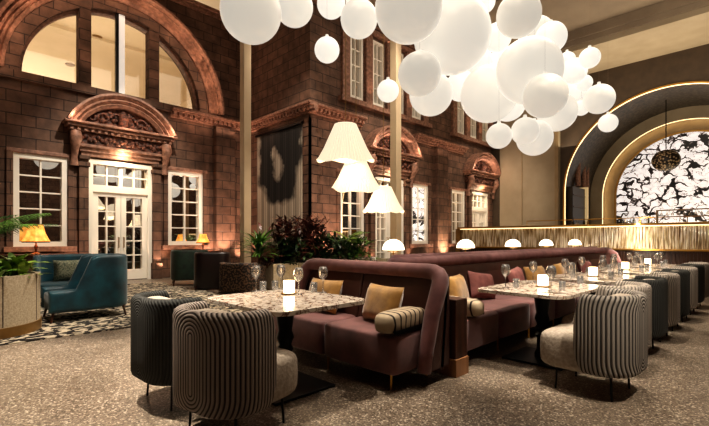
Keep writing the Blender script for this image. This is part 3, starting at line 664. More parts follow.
b = B(); b.plate_loops([[(AV-3.05, 0), (AV+3.05, 0)] + [(AV+3.05*math.cos(PI*i/48), AZ+3.05*math.sin(PI*i/48)) for i in range(49)]], fe, 4.85, 4.95)
o = b.build('backlit_marble', M['backlit']); tag(o, 'arched backlit white marble slab with black veins', 'artwork')
b = B(); b.box(UE-.25, 7.05, 0, UE+.3, V2, 8.6); struct(b, 'trim_29', M['cream'], 'broad cream pilaster between facade and arch')
b = B(); b.box(UE-.27, 8.72, 0, UE-.24, 8.76, 8.6); b.box(UE-.3, 7.05, 0, UE-.25, 7.2, 8.6); struct(b, 'trim_30', M['tan'], 'vertical panel joints of the cream pilaster')
b = B(); b.box(UE-.27, V2-.45, 0, UE-.1, V2, 8.6); struct(b, 'trim_31', M['brown_wall'], 'dark strip where pilaster meets facade')
# tall cabinet and red stone shafts inside the arch side
t = thing('display_cabinet', 'tall dark cabinet inside the outer arch above the bar', 'cabinet', (22.4, 6.7, 0))
b = B(); b.box(20.95, 6.62, 0, 22.7, 6.88, 3.7); b.build('cabinet_body', M['maroon'], t, world_of=True)
for z in (2.2, 2.75, 3.3):
    b = B(); b.box(21.0, 6.58, z, 22.65, 6.64, z+.04); b.build('shelf', M['walnut'], t, world_of=True)
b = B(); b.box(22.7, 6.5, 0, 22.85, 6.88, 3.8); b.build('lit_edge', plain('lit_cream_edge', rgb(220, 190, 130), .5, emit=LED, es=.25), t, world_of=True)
for u, w in ((22.0, .12), (22.9, .1), (23.4, .1)):
    b = B(); b.tube([(0, 0, 0), (0, 0, 2.4)], w, 12); b.tube([(0, 0, 2.3), (0, 0, 2.5)], w*1.5, 12)
    o = b.build('stone_shaft', M['stone'], smooth=True, loc=(u, 6.72, 3.8)); tag(o, {22.0: 'thick red stone shaft above the dark cabinet', 22.9: 'middle slim red stone shaft above the dark cabinet', 23.4: 'farthest slim red stone shaft above the dark cabinet'}[u], 'column')
# lattice pendant
p = at_depth(666, 160.5, 18.0)
t = thing('lattice_pendant', 'dark round perforated pendant hanging before the marble panel', 'pendant lamp', p)
def mat_lattice():
    m, nt, b = new_mat('perforated_dark_metal'); L = nt.links
    tc = N(nt, 'ShaderNodeTexCoord'); v = N(nt, 'ShaderNodeTexVoronoi', i_Scale=11.0); L.new(tc.outputs['Object'], v.inputs['Vector'])
    c = ramp(nt, v.outputs['Distance'], [(.34, rgb(190, 168, 138)), (.46, rgb(30, 20, 16))]); L.new(c, b.inputs['Base Color']); b.inputs['Roughness'].default_value = .4
    return m
b = B(); b.ball((0, 0, 0), .52, 32, 18, .88); b.build('lattice_shade', mat_lattice(), t, True)
b = B(); b.tube([(0, 0, .5), (0, 0, 2.6)], .02, 8); b.build('rod', M['black'], t)

# ================================================================== BAR
UB = 12.9; VB = 7.72
t = thing('bar_counter', 'long bar front with gold edged fluted glass screen', 'bar', (UB, 3, 0))
b = B(); b.box(UB, -3, 0, UB+.6, VB, .95)
for i in range(150): y = -3 + (VB+3)*i/150; b.box(UB-.02, y+.012, .08, UB, y+.06, .92)
b.build('bar_base', M['walnut'], t, world_of=True)
b = B(); b.box(UB-.12, -3, .95, UB+.6, VB+.05, 1.0); b.build('lower_ledge', M['gold'], t, world_of=True, bevel=.008)
b = B(); b.box(UB-.1, -3, 1.6, UB+.75, VB+.05, 1.655); b.build('bar_top', M['gold'], t, world_of=True, bevel=.008)
b = B(); b.box(UB-.02, -2.95, 1.575, UB+.02, VB, 1.6); b.build('light_strip', M['led_bar'], t, world_of=True)
b = B()
n = 190
for i in range(n):
    y = -2.9 + (VB+2.85)*i/n; b.tube([(UB+.06, y, 1.0), (UB+.06, y, 1.6)], .024, 6, False)
b.box(UB+.085, -2.95, 1.0, UB+.1, VB, 1.6)
b.build('glass_rods', M['rods'], t, world_of=True)
b = B(); b.box(UB-.03, VB-.02, 0, UB+.62, VB+.16, 1.6); b.build('end_post', M['brass_dull'], t, world_of=True)
t = thing('bar_rail', 'slim brass rail standing along the bar top', 'rail', (UB+.5, 3, 1.655))
b = B(); b.tube([(UB+.5, -2.5, 1.82), (UB+.5, 5.6, 1.82)], .012, 8); b.build('rail_tube', M['gold'], t, world_of=True)
for i in range(7):
    b = B(); y = 5.6 - 1.35*i; b.tube([(UB+.5, y, 1.655), (UB+.5, y, 1.82)], .01, 8); b.build('post', M['gold'], t, world_of=True)
# bottles / vases on the bar top
def bottle_mesh(h=.26, r=.04): return B().lathe([(.001, 0), (r, 0), (r, h*.55), (r*.35, h*.72), (r*.33, h), (.001, h)], (0, 0, 0), 12)
proto = None
for i, (px, k) in enumerate(((573, 0), (577, 1), (584, 0), (588, 2), (622, 0), (628, 1), (634, 0), (640, 2), (648, 0), (656, 1))):
    k_ = (px - 354.5) / FP; u = UB + .3; v = u * (1-k_)/(1+k_); h = (.17, .13, .15)[k]
    o = bottle_mesh(h, .035).build('bottle', M[('bottle', 'glass', 'brass_dull')[k]], smooth=True, loc=(u, v, 1.656))
    tag(o, '%s bottle standing on the bar top, number %s from the tall cabinet side' % (('small dark', 'small clear', 'small brassy')[k], ['one', 'two', 'three', 'four', 'five', 'six', 'seven', 'eight', 'nine', 'ten'][i]), 'bottle', 'bottles on the bar top')
t = thing('glass_rack', 'low brass rack of glasses on the bar before the marble', 'rack', (UB+.35, 1.6, 1.656))
b = B()
for dy in (-.55, .55): b.box(-.1, dy-.01, 0, .1, dy+.01, .34)
b.box(-.1, -.55, .32, .1, .55, .34); b.box(-.1, -.55, .16, .1, .55, .17); b.build('rack_frame', M['gold'], t)
for i in range(9): b = B(); b.lathe([(.03, .19), (.025, .25), (.005, .27), (.005, .315)], (0, -.46+.115*i, 0), 10); b.build('hanging_glass', M['glass'], t, True)

# ================================================================== GLOBE CHANDELIER
GL = [ # px, py, r_px, true radius, material, label
 (251, 12, 30, .46, 'a', 'big white globe hanging before the top of the first column'),
 (408.5, 8, 33.5, .5, 'a', 'large front globe, in front of the biggest one, above the second column'),
 (518.7, 15, 21.5, .36, 'a', 'medium globe at the very top of the dense cluster'),
 (545, 96, 21.5, .37, 'a', 'medium globe in front of the cluster above the lowest three globes'),
 (419.5, 74, 21.5, .36, 'a', 'medium globe overlapping a twin, in front of the second column'),
 (359, 19, 18.5, .32, 'b', 'medium globe just over the upper window tops'),
 (525, 131, 13.5, .26, 'b', 'small globe in the middle of the lowest three'),
 (499, 136, 12.5, .24, 'b', 'small globe at the low facade side tip of the cluster'),
 (599, 99, 14.5, .30, 'b', 'small oval looking globe beside the outer arch'),
 (294, 7, 19, .36, 'b', 'medium globe tucked beside the big one over the first column'),
 (327, 50, 12.5, .24, 'c', 'lone small bright globe in front of the facade corner'),
 (388, 91, 11, .22, 'c', 'small bright globe against the second column'),
 (331, 4, 14, .30, 'c', 'small globe partly above the picture top near the facade corner'),
 (529, 71, 32, .58, 'b', 'very large globe in the middle of the dense cluster'),
 (452, 35, 38, .66, 'b', 'biggest globe of the chandelier, filling its centre'),
 (489, 94, 28, .52, 'b', 'large low globe above the upper window row'),
 (431, 94, 21.5, .42, 'b', 'medium globe behind its twin, low over the facade'),
 (461, 86, 15, .32, 'c', 'small bright globe between the low twin and the large low globe'),
 (551, 37.6, 15, .30, 'c', 'small globe at the ceiling side of the cluster'),
 (542, 58, 12.5, .28, 'c', 'small bright globe embedded in the side of the very large one'),
 (536, 34, 17, .36, 'b', 'medium globe half hidden beneath the topmost one'),
 (589.6, 58, 10, .22, 'c', 'tiny high globe apart at the ceiling beam side'),
 (574, 71, 12.5, .28, 'c', 'small globe below the tiny high one'),
 (584, 83, 8, .19, 'c', 'tiny globe tucked behind the outward pair'),
 (572, 90, 13, .31, 'c', 'small globe between the middle front globe and the arch side'),
 (581.5, 108, 7.5, .18, 'c', 'tiny globe beneath the oval looking one'),
 (608, 123, 9, .22, 'c', 'tiny lowest globe hanging before the granite arch'),
 (534.5, 138, 17.5, .38, 'b', 'medium globe lowest of all, behind the small pair'),
 (557, 112, 19, .42, 'b', 'medium globe peeking out beneath the middle front globe'),
 (497, 37.6, 14, .34, 'c', 'small globe left of the very large one, behind the biggest globe edge'),
 (503, 60, 13, .34, 'c', 'small globe glowing between the biggest and very large globes'),
 (480, 64, 14, .36, 'c', 'small globe filling the gap above the large low globe'),
 (455, 0, 17, .42, 'b', 'medium globe behind the biggest one at the picture top'),
 (484, 2, 11, .28, 'c', 'small globe at the picture top between the biggest and topmost globes'),
 (508, 104, 17, .44, 'c', 'medium globe behind the large low globe near its arch side'),
 (567, 60, 8, .20, 'c', 'tiny globe behind the ceiling side of the cluster'),
 (341, -4, 12, .3, 'c', 'small globe cut by the picture top beside the window tops'),
]
placed = []
for (px, py, rp, R, k, lab) in GL:
    d = R * FP / rp
    for _ in range(400):
        p = at_depth(px, py, d); RR = rp * d / FP
        if all((p - q).length > RR + r + .005 for q, r in placed): break
        d += .04
    placed.append((p, RR))
    t = thing('globe_lamp', lab, 'pendant lamp', p, group='white globe lamps of the ceiling cluster')
    b = B(); b.ball((0, 0, 0), RR, 40, 22); gs = b.build('globe_shade', M['globe_' + k], t, 'all')
    b = B(); b.lathe([(.001, RR+.05), (.03, RR+.05), (.04, RR-.004), (.001, RR-.01)], (0, 0, 0), 12); b.build('ceiling_cap', M['globe_b'], gs)
    if p.z + RR < ZC - .2:
        blocked = [q for q, r in placed[:-1] if (Vector((q.x-p.x, q.y-p.y)).length < r) and q.z > p.z]
        top = min([q.z - math.sqrt(max(r*r - (q.x-p.x)**2 - (q.y-p.y)**2, 0)) for q, r in placed[:-1] if Vector((q.x-p.x, q.y-p.y)).length < r and q.z > p.z] + [ZC])
        b = B(); b.tube([(0, 0, RR+.04), (0, 0, top-p.z-.001)], .0012, 6); b.build('cable', M['ceil'], t)
# rigging frame
p = at_depth(486, 40, 8.6)
b = B()
for a in range(3): q = a*PI/3; b.tube([(-1.4*math.cos(q), -1.4*math.sin(q), 0), (1.4*math.cos(q), 1.4*math.sin(q), 0)], .03, 8)
b.tube([(0, 0, 0), (0, 0, ZC-8.3)], .03, 8)
o = b.build('rigging_frame', M['brass_dull'], loc=(p.x, p.y, 8.3)); tag(o, 'dark metal rigging frame above the globe cluster', 'frame')

# ================================================================== PLEATED PENDANTS
for (px, y0, y1, wt, wb, d, tilt, lab) in ((345.5, 125, 161, 21, 56, 7.6, .10, 'widest pleated cream cone pendant, uppermost of the three'), (356, 159, 188, 18, 47, 8.5, .2, 'middle pleated cream cone pendant under the widest one'), (383.5, 187, 212, 15, 40, 9.3, .04, 'lowest pleated cream cone pendant, before the second column')):
    p = at_depth(px, y1, d); s = d / FP; h = (y1 - y0) * s
    t = thing('pleated_pendant', lab, 'pendant lamp', p, group='pleated cone pendants')
    b = B(); b.lathe([(wb*s/2*1.02, 0.0), (wb*s/2*.93, .07), (wb*s/2*.76, h*.34), (wt*s/2, h), (wt*s/2-.05, h+.02), (.02, h+.02)], (0, 0, 0), 96, ruffle=.025, hem=.025)
    o = b.build('pleated_shade', M['pleat'], t); o.rotation_euler = (tilt, -tilt, 0)
    b = B(); b.tube([(0, 0, h-.01), (0, 0, ZC-p.z)], .006, 6); b.build('cable', M['brass_dull'], t)
    light('POINT', (p.x, p.y, p.z + h*.3), 26, (1, .8, .55), .12)

# ================================================================== TUB DINING CHAIRS
def u_path(hw, back, front, rad, n=9):
    pts = [(hw, front), (hw, front - .015), (hw, front-.03), (hw, front-.05)] + [(hw, front-.05 + (back+rad-front+.05)*i/8) for i in range(1, 9)]
    for i in range(1, n): q = i / n * PI/2; pts.append((hw - rad + rad*math.cos(q), back + rad - rad*math.sin(q)))
    pts += [(hw - rad, back)]
    for i in range(1, 8): pts.append((hw - rad - 2*(hw-rad)*i/8, back))
    m = [(-x, y) for x, y in pts[:12+n]][::-1]
    return pts + [q for q in m if q not in pts]
def tub_chair(mat, seatmat, label):           # faces local +Y
    t = thing('tub_chair', label, 'chair', (0, 0, 0), 0, 'channel backed tub chairs')
    P = u_path(.30, -.30, .06, .2)
    rnd = lambda s: 1 - max(0, 1 - min(s, 1-s) / .07) ** 2
    b = B(); b.shell(P, lambda s: .55 + .27*rnd(s), lambda s: .42 - .22*rnd(s), .085); b.build('backrest', M[mat], t, True)
    b = B(); b.sbox((0, .055, .325), (.285, .325, .16), .38, 28, 14); b.build('seat', M[seatmat], t, 'all')
    b = B(); b.sbox((0, -.185, .64), (.21, .085, .165), .5, 20, 12); b.build('back_cushion', M['seat_beige'], t, 'all')
    for sx in (-1, 1):
        for sy in (-1, 1):
            b = B(); b.tube([(sx*.21, .02+sy*.2, .22), (sx*.22, .02+sy*.21, 0)], [.009, .008], 8); b.build('leg', M['black'], t)
    return t
ch = {}
def place_chair(kind, loc, rz, lab):
    spec = {'stripe': ('stripe', 'seat_beige'), 'olive': ('stripe_olive', 'seat_beige'), 'grey': ('stripe_grey', 'seat_beige'), 'dark': ('charcoal', 'charcoal')}[kind]
    if not ch:
        t = tub_chair(*spec, lab); ch['p'] = t; t.location = loc; t.rotation_euler = (0, 0, rz); return t
    return dup(ch['p'], loc, rz, lab, mat={'backrest': M[spec[0]], 'seat': M[spec[1]]})
R = math.radians
place_chair('stripe', (1.41, 2.53, 0), R(-78), 'brown and beige striped tub chair at the table by the sofa')
place_chair('dark', (1.40, 3.33, 0), R(-88), 'charcoal tub chair at the table by the sofa, beside the striped one')
row = [('olive', 3.90, 1.06, -3, 'olive and beige striped tub chair, nearest in the long row'),
 ('grey', 4.72, 1.17, 0, 'pale grey tub chair just behind the olive striped one'),
 ('dark', 5.58, 1.17, 0, 'charcoal tub chair, third from the near end of the long row'),
 ('grey', 6.44, 1.17, 0, 'pale grey tub chair between two charcoal ones, fourth in the long row'),
 ('dark', 7.30, 1.17, 0, 'charcoal tub chair, fifth from the near end of the long row'),
 ('grey', 8.16, 1.17, 0, 'pale grey tub chair, sixth from the near end of the long row'),
 ('dark', 9.02, 1.17, 0, 'charcoal tub chair, seventh from the near end of the long row'),
 ('grey', 9.88, 1.17, 0, 'pale grey tub chair at the far end of the long row')]
for k, u, v, r_, lab in row: place_chair(k, (u, v, 0), R(r_), lab)

# ================================================================== TABLES
def table(label, loc, lx, ly, rz=0):
    t = thing('marble_table', label, 'table', loc, rz, 'marble topped dining tables')
    r = .14; pts = []
    for cx, cy, a in ((lx/2-r, ly/2-r, 0), (-lx/2+r, ly/2-r, 90), (-lx/2+r, -ly/2+r, 180), (lx/2-r, -ly/2+r, 270)):
        for i in range(7): q = R(a + 15*i); pts.append((cx+r*math.cos(q), cy+r*math.sin(q)))
    b = B(); b.plate_loops([pts], lambda a, z, d: (a, z, d), .715, .75); b.build('tabletop', M['marble'], t, bevel=.008)
    b = B(); b.lathe([(.001, .02), (.075, .02), (.075, .06), (.055, .1), (.05, .22), (.075, .25), (.05, .28), (.07, .32), (.052, .36), (.075, .42), (.058, .48), (.085, .66), (.16, .70), (.16, .715), (.001, .715)], (0, 0, 0), 20)
    b.build('leg', M['black'], t, True)
    b = B(); b.box(-.3, -.3, 0, .3, .3, .02); b.build('base_plate', M['black'], t, bevel=.004)
    return t
def wineglass():
    b = B(); b.lathe([(.001, 0), (.038, 0), (.036, .004), (.005, .01), (.004, .11), (.012, .12), (.034, .14), (.045, .17), (.044, .2), (.034, .24), (.032, .24), (.042, .2), (.043, .17), (.032, .143), (.001, .125)], (0, 0, 0), 20)
    return b
def tumbler():
    b = B(); b.lathe([(.001, 0), (.03, 0), (.034, .09), (.032, .09), (.028, .008), (.001, .008)], (0, 0, 0), 16); return b
pg = {}
def put(kind, loc, lab, group, rz=0):
    if kind not in pg:
        if kind == 'wine_glass': o = wineglass().build('wine_glass', M['glass'], smooth='all'); tag(o, lab, 'wine glass', group)
        if kind == 'tumbler': o = tumbler().build('water_glass', M['glass'], smooth='all'); tag(o, lab, 'glass', group)
        if kind == 'candle':
            o = thing('candle_lantern', lab, 'candle', group=group)
            B().lathe([(.001, 0), (.07, 0), (.075, .012), (.001, .012)], (0, 0, 0), 20).build('dish', M['brass_dull'], o)
            B().lathe([(.001, .013), (.05, .013), (.052, .12), (.046, .12), (.044, .02), (.001, .02)], (0, 0, 0), 20).build('candle_glass', M['candle'], o, True)
        if kind == 'cutlery':
            b = B(); b.box(-.008, -.1, 0, .008, 0, .004); b.box(-.012, 0, 0, .012, .1, .003); o = b.build('table_knife', M['steel']); tag(o, lab, 'knife', group)
        if kind == 'fork':
            b = B(); b.box(-.004, -.1, 0, .004, .03, .004); b.box(-.012, .03, 0, .012, .045, .004)
            for i in range(4): b.box(-.012+.007*i, .045, 0, -.009+.007*i, .09, .003)
            o = b.build('table_fork', M['steel']); tag(o, lab, 'fork', group)
        if kind == 'napkin':
            b = B(); b.sbox((0, 0, .012), (.05, .09, .012), .5, 16, 8); o = b.build('folded_napkin', M['plate'], smooth='all'); tag(o, lab, 'napkin', group)
        pg[kind] = o; o.location = loc; o.rotation_euler = (0, 0, rz)
        return o
    return dup(pg[kind], loc, rz, lab, group=group)
TZ = .7505
T0 = (2.10, 2.93)
table('marble table in front of the near sofa beside the striped chair', (T0[0], T0[1], 0), .95, 1.12)
for i, (px, py, l) in enumerate(((256, 291, 'first wine glass from the lounge end, on the table by the near sofa'), (281, 289, 'second wine glass from the lounge end, behind the candle on the near sofa table'), (298.5, 294.5, 'wine glass just beside the candle on the sofa side, near sofa table'), (323, 292.5, 'wine glass by the sofa cushion, on the table by the near sofa'))):
    p = on_level(px, py, .75); put('wine_glass', (p.x, p.y, TZ), l, 'wine glasses on the tables')
for px, py, l in ((263, 291, 'water glass beside the lounge end wine glass'), (275, 290, 'water glass between the two lounge end wine glasses'), (314, 292, 'water glass beside the sofa cushion wine glass')):
    p = on_level(px, py, .75); put('tumbler', (p.x, p.y, TZ), l, 'water glasses on the tables')
p = on_level(289, 294, .75); put('candle', (p.x, p.y, TZ), 'glowing square candle on the table by the near sofa', 'candles on the tables')
light('POINT', (p.x, p.y, TZ+.2), 1.2, (1, .7, .4), .05)
TU = [4.50, 6.22, 7.94, 9.66]; TV = 1.72
TN = ['first', 'second', 'third', 'fourth']
for i, u in enumerate(TU):
    tl = '%s marble table %s along the mauve banquette' % (TN[i], ['by the wooden divider', 'from the divider', 'from the divider', 'from the divider'][i])
    table(tl, (u, TV, 0), 1.3, .88)
    w = TN[i] + ' table of the long row'
    for j, (du, dv, pl) in enumerate(((-.38, .22, 'banquette side, near corner'), (.36, .24, 'banquette side, far corner'), (-.30, -.2, 'chair side, near corner'), (.44, -.14, 'chair side, far corner'))):
        put('wine_glass', (u+du, TV+dv, TZ), 'wine glass on the %s, %s' % (w, pl), 'wine glasses on the tables')
        put('tumbler', (u+du+.11, TV+dv-.06, TZ), 'water glass on the %s, %s' % (w, pl), 'water glasses on the tables')
        if i < 3:
            put('cutlery', (u+du*.9-.14, TV+dv*1.3, TZ), 'steel knife on the %s, %s' % (w, pl), 'cutlery on the tables')
            put('fork', (u+du*.9-.2, TV+dv*1.3, TZ), 'steel fork on the %s, %s' % (w, pl), 'cutlery on the tables')
    put('candle', (u+.02, TV+.0, TZ), 'glowing candle in the middle of the ' + w, 'candles on the tables')
    light('POINT', (u+.02, TV, TZ+.22), 1.0, (1, .7, .4), .05)

# ================================================================== SOFAS
def cushion(w, h, th, n=12):
    b = B(); vs = []; fs = []
    for s in (1, -1):
        for j in range(n+1):
            for i in range(n+1):
                x = -1+2*i/n; z = -1+2*j/n; px = x*(1-.07*(1-z*z)); pz = z*(1-.07*(1-x*x)); y = s*th*max((1-x**4)*(1-z**4), 0)**.55
                vs.append((px*w/2, y, pz*h/2 + h/2))
    m = (n+1)**2
    for j in range(n):
        for i in range(n): a = j*(n+1)+i; fs += [(a, a+1, a+n+2, a+n+1), (m+a+n+1, m+a+n+2, m+a+1, m+a)]
    return b.add(vs, fs)
SF = 2.62
t = thing('booth_sofa', 'near mauve velvet sofa with winged back, facing the lone marble table', 'sofa', (3.0, 3.05, 0), group=None)
v0, v1 = 2.05, 4.02; vm = (v0+v1)/2
for k, (a, c) in enumerate(((v0+.09, vm), (vm, v1-.09))):
    b = B(); b.sbox((2.93-.03, (a+c)/2, .30), (.31, (c-a)/2-.004, .165), .16, 32, 16); b.build('seat_cushion', M['mauve'], t, 'all', world_of=True)
# back: inclined panel
def quadbar(b, x0, z0, x1, z1, th, ya, yb):   # inclined slab in XZ extruded along Y
    dx, dz = x1-x0, z1-z0; l = math.hypot(dx, dz); nx, nz = dz/l*th, -dx/l*th
    vs = []
    for y in (ya, yb): vs += [(x0, y, z0), (x1, y, z1), (x1+nx, y, z1+nz), (x0+nx, y, z0+nz)]
    return b.add(vs, [(0, 1, 2, 3), (7, 6, 5, 4), (0, 4, 5, 1), (1, 5, 6, 2), (2, 6, 7, 3), (3, 7, 4, 0)])
for a, c in ((v0+.12, vm-.004), (vm+.004, v1-.12)):
    b = B(); quadbar(b, 3.06, .42, 3.17, .9, .09, a, c); b.build('back_panel', M['rust'], t, world_of=True, bevel=.02)
b = B(); quadbar(b, 3.13, .1, 3.22, .93, .06, v0+.02, v1-.02); b.build('outer_back', M['rust'], t, world_of=True, bevel=.01)
for s, vv in ((-1, v0+.05), (1, v1-.05)):
    b = B(); b.plate_loops([[(2.94, .12), (3.28, .12), (3.28, .93), (3.16, .93), (3.02, .5)]], lambda a, z, d: (a, vv+d, z), -.03, .03); b.build('wing', M['rust'], t, world_of=True)
half = [(2.92, .04, .12), (2.95, .04, .3), (3.03, .035, .6), (3.12, .03, .80), (3.155, .035, .86), (3.175, .05, .90), (3.19, .08, .93), (3.20, .13, .948), (3.2, .2, .953), (3.2, .3, .953)]
pts = [(x, v0+y, z) for x, y, z in half] + [(x, v1-y, z) for x, y, z in half[::-1]]
b = B(); b.tube(pts, [.06, .064, .07, .074, .076, .076, .076, .074, .072, .07] + [.07, .072, .074, .076, .076, .076, .074, .07, .064, .06], 16); b.build('rolled_edge', M['mauve_roll'], t, 'all', world_of=True)
for a in (v0+.2, vm, v1-.2):
    for x in (2.68, 3.18):
        b = B(); b.tube([(x, a, .15), (x, a, 0)], [.014, .01], 8); b.build('leg', M['gold'], t, world_of=True)
t = thing('wood_divider', 'dark walnut divider with lighter foot between the two sofas', 'divider', (3.45, 2.4, 0))
b = B(); b.box(3.32, 2.03, .16, 3.52, 3.2, .7); b.build('cabinet_body', M['walnut'], t, world_of=True, bevel=.006)
b = B(); b.box(3.31, 2.02, 0, 3.53, 3.2, .16); b.build('plinth', M['oak'], t, world_of=True, bevel=.004)
# long banquette
def quadbar_v(b, y0, z0, y1, z1, th, xa, xb):
    dy, dz = y1-y0, z1-z0; l = math.hypot(dy, dz); ny, nz = dz/l*th, -dy/l*th; vs = []
    for x in (xa, xb): vs += [(x, y0, z0), (x, y1, z1), (x, y1+ny, z1+nz), (x, y0+ny, z0+nz)]
    return b.add(vs, [(0, 1, 2, 3), (7, 6, 5, 4), (0, 4, 5, 1), (1, 5, 6, 2), (2, 6, 7, 3), (3, 7, 4, 0)])
def banquette(label, ua, ub, vf, vb, sgn, n, zt=.97):
    t = thing('banquette_sofa', label, 'sofa', ((ua+ub)/2, (vf+vb)/2, 0))
    w = (ub-ua)/n
    for i in range(n):
        b = B(); b.sbox((ua+w*(i+.5), (vf+vb)/2, .30), (w/2-.004, abs(vb-vf)/2, .165), .16, 28, 14); b.build('seat_cushion', M['mauve'], t, 'all', world_of=True)
        b = B(); quadbar_v(b, vb-.06*sgn, .42, vb+.06*sgn, zt-.05, .09*sgn, ua+w*i+.004, ua+w*(i+1)-.004); b.build('back_panel', M['rust'], t, world_of=True, bevel=.02)
        b = B(); b.tube([(ua+w*(i+.1), vf+.08*sgn, .16), (ua+w*(i+.1), vf+.08*sgn, 0)], .012, 8); b.build('leg', M['gold'], t, world_of=True)
    b = B(); b.box(ua, min(vb+.03*sgn, vb+.16*sgn), .1, ub, max(vb+.03*sgn, vb+.16*sgn), zt-.06); b.build('outer_back', M['rust'], t, world_of=True)
    b = B(); b.tube([(ua-.02, vb+.1*sgn, zt), (ub-.1, vb+.1*sgn, zt), (ub, vb+.06*sgn, zt-.02), (ub+.06, vb-.05*sgn, zt-.1), (ub+.06, vb-.2*sgn, .5), (ub+.06, vb-.3*sgn, .15)], [.075, .075, .08, .075, .065, .05], 16); b.build('rolled_edge', M['mauve_roll'], t, 'all', world_of=True)
    return t
banquette('long mauve banquette facing the row of tables and tub chairs', 3.56, 11.9, 2.12, 2.86, 1, 10)
banquette('rear mauve banquette backing onto the long one, mostly hidden', 3.9, 11.9, 4.0, 3.3, -1, 10, .99)
# cushions
cs = cushion(.50, .36, .09); cm = cs.build('throw_cushion', M['mustard'], smooth='all'); tag(cm, 'mustard throw cushion by the wing end of the near sofa', 'cushion', 'throw cushions on the sofas')
def place_cush(first, loc, rot, lab, mat):
    o = cm if first else cm.copy()
    if not first: C.objects.link(o); o.data = cm.data.copy(); o.data.materials[0] = M[mat]; o['label'] = lab
    o.location = loc; o.rotation_euler = rot
place_cush(True, (2.93, 2.62, .47), (R(-17), 0, R(-100)), '', 'mustard')
place_cush(False, (2.93, 3.45, .47), (R(-17), 0, R(-90)), 'mustard throw cushion behind the wine glasses on the near sofa', 'mustard')
place_cush(False, (4.42, 2.64, .47), (R(-16), 0, R(10)), 'mustard throw cushion beside the wooden divider on the banquette', 'mustard')
place_cush(False, (5.02, 2.66, .47), (R(-16), R(8), R(-8)), 'dusky pink cushion next to the mustard one on the banquette', 'pink_cushion')
place_cush(False, (6.1, 2.66, .47), (R(-16), R(-6), R(4)), 'dusky pink cushion on the banquette behind the first table', 'pink_cushion')
place_cush(False, (6.75, 2.64, .47), (R(-16), 0, R(-12)), 'mustard cushion on the banquette behind the second table, beside a pink one', 'mustard')
place_cush(False, (7.9, 2.66, .47), (R(-16), 0, R(6)), 'mustard cushion on the banquette behind the third table', 'mustard')
place_cush(False, (9.3, 2.66, .47), (R(-16), R(6), R(-6)), 'dusky pink cushion on the banquette between the third and fourth tables', 'pink_cushion')
def bolster(label, loc, rz):
    t = thing('bolster_cushion', label, 'cushion', loc, rz, 'printed bolster cushions')
    b = B(); b.sbox((0, 0, .09), (.3, .11, .09), .5, 24, 12); b.build('cushion_cover', M['bolster'], t, 'all')
    b = B()
    for i in range(26): x = -.25+.02*i; b.box(x, -.125, .02, x+.012, -.09, .045)
    b.build('black_fringe', M['black'], t)
bolster('cream and black printed bolster lying at the wing of the near sofa', (2.84, 2.27, .468), R(5))
bolster('cream and black printed bolster on the banquette beside the wooden divider', (3.84, 2.34, .468), R(84))

# ================================================================== BACK ROW TABLES WITH DOME LAMPS
DU = [along(px, 3.98)for px in (397, 469, 516, 549, 576)]
def dome(loc, label):
    t = thing('dome_lamp', label, 'table lamp', loc, 0, 'white dome table lamps')
    b = B(); b.lathe([(.001, 0), (.07, 0), (.07, .015), (.015, .03), (.012, .3), (.09, .31), (.09, .33), (.001, .33)], (0, 0, 0), 20); b.build('lamp_base', M['gold'], t, True)
    b = B(); b.lathe([(.165, .335)] + [(max(.165*math.cos(PI/2*i/8), .001), .345 + .15*math.sin(PI/2*i/8)) for i in range(9)], (0, 0, 0), 28); b.build('dome_shade', M['lamp_white'], t, 'all')
dl = ['dome lamp nearest, standing before the second column', 'dome lamp second nearest, at the end of the bar screen', 'third dome lamp along the rear tables', 'fourth dome lamp along the rear tables', 'farthest dome lamp along the rear tables']
for i, u in enumerate(DU):
    if i < 4:
        b = 0
        tb = table('rear marble table under the %s' % dl[i].replace('dome lamp ', 'dome lamp, '), (u+.15, 4.45, 0), 1.3, 1.1); 
        for du, dv, pl in ((-.5, -.3, 'near edge'), (.3, -.35, 'banquette edge'), (.55, 0, 'far edge')):
            put('wine_glass', (u+.15+du, 4.45+dv, TZ), 'wine glass at the %s of the rear table with the %s' % (pl, ['nearest dome lamp', 'second dome lamp', 'third dome lamp', 'fourth dome lamp'][i]), 'wine glasses on the tables')
    else: u = 12.37; tb = table('farthest rear marble table by the bar front', (12.3, 4.2, 0), .62, .9)
    dv = 4.05 if i < 4 else 3.86
    dome((u, dv, .751), 'white ' + dl[i])
    light('POINT', (u, dv, 1.0), 3, (1, .8, .55), .1)

# ================================================================== LOUNGE
o = B().box(-4, 6.42, 0, 4.6, 12.6, .012).build('rug', M['rug']); tag(o, 'black and cream blotched lounge rug under the armchairs', 'rug')
def lounge_chair(name, label, loc, rz, mat, seat, hw=.40, depth=.85, zb=.92, za=.5, zbot=.14, cat='armchair', rake=.24):
    t = thing(name, label, cat, loc, rz)
    P = u_path(hw-.05, -depth/2+.05, depth/2-.03, .2)
    def zt(s):
        e = min(s, 1-s) * 2; k = max(0, min(1, (e-rake)/.2)); k = k*k*(3-2*k); return za + (zb-za)*k
    b = B(); b.shell(P, zt, lambda s: zbot, .11); b.build('frame_shell', M[mat], t, True)
    b = B(); b.sbox((0, .05, (.14+.42)/2), (hw-.07, depth/2-.09, .14), .25, 24, 12); b.build('seat', M[seat], t, 'all')
    for sx in (-1, 1):
        for sy in (-1, 1): b = B(); b.tube([(sx*(hw-.08), sy*(depth/2-.1), .18), (sx*(hw-.05), sy*(depth/2-.06), 0)], [.022, .012], 8); b.build('leg', M['walnut'], t)
    return t
lounge_chair('teal_armchair', 'teal velvet armchair with sweeping arms, turned away, on the rug', (1.72, 7.86, .012), R(88), 'teal', 'teal_seat', .42, 1.12, .99, .47)
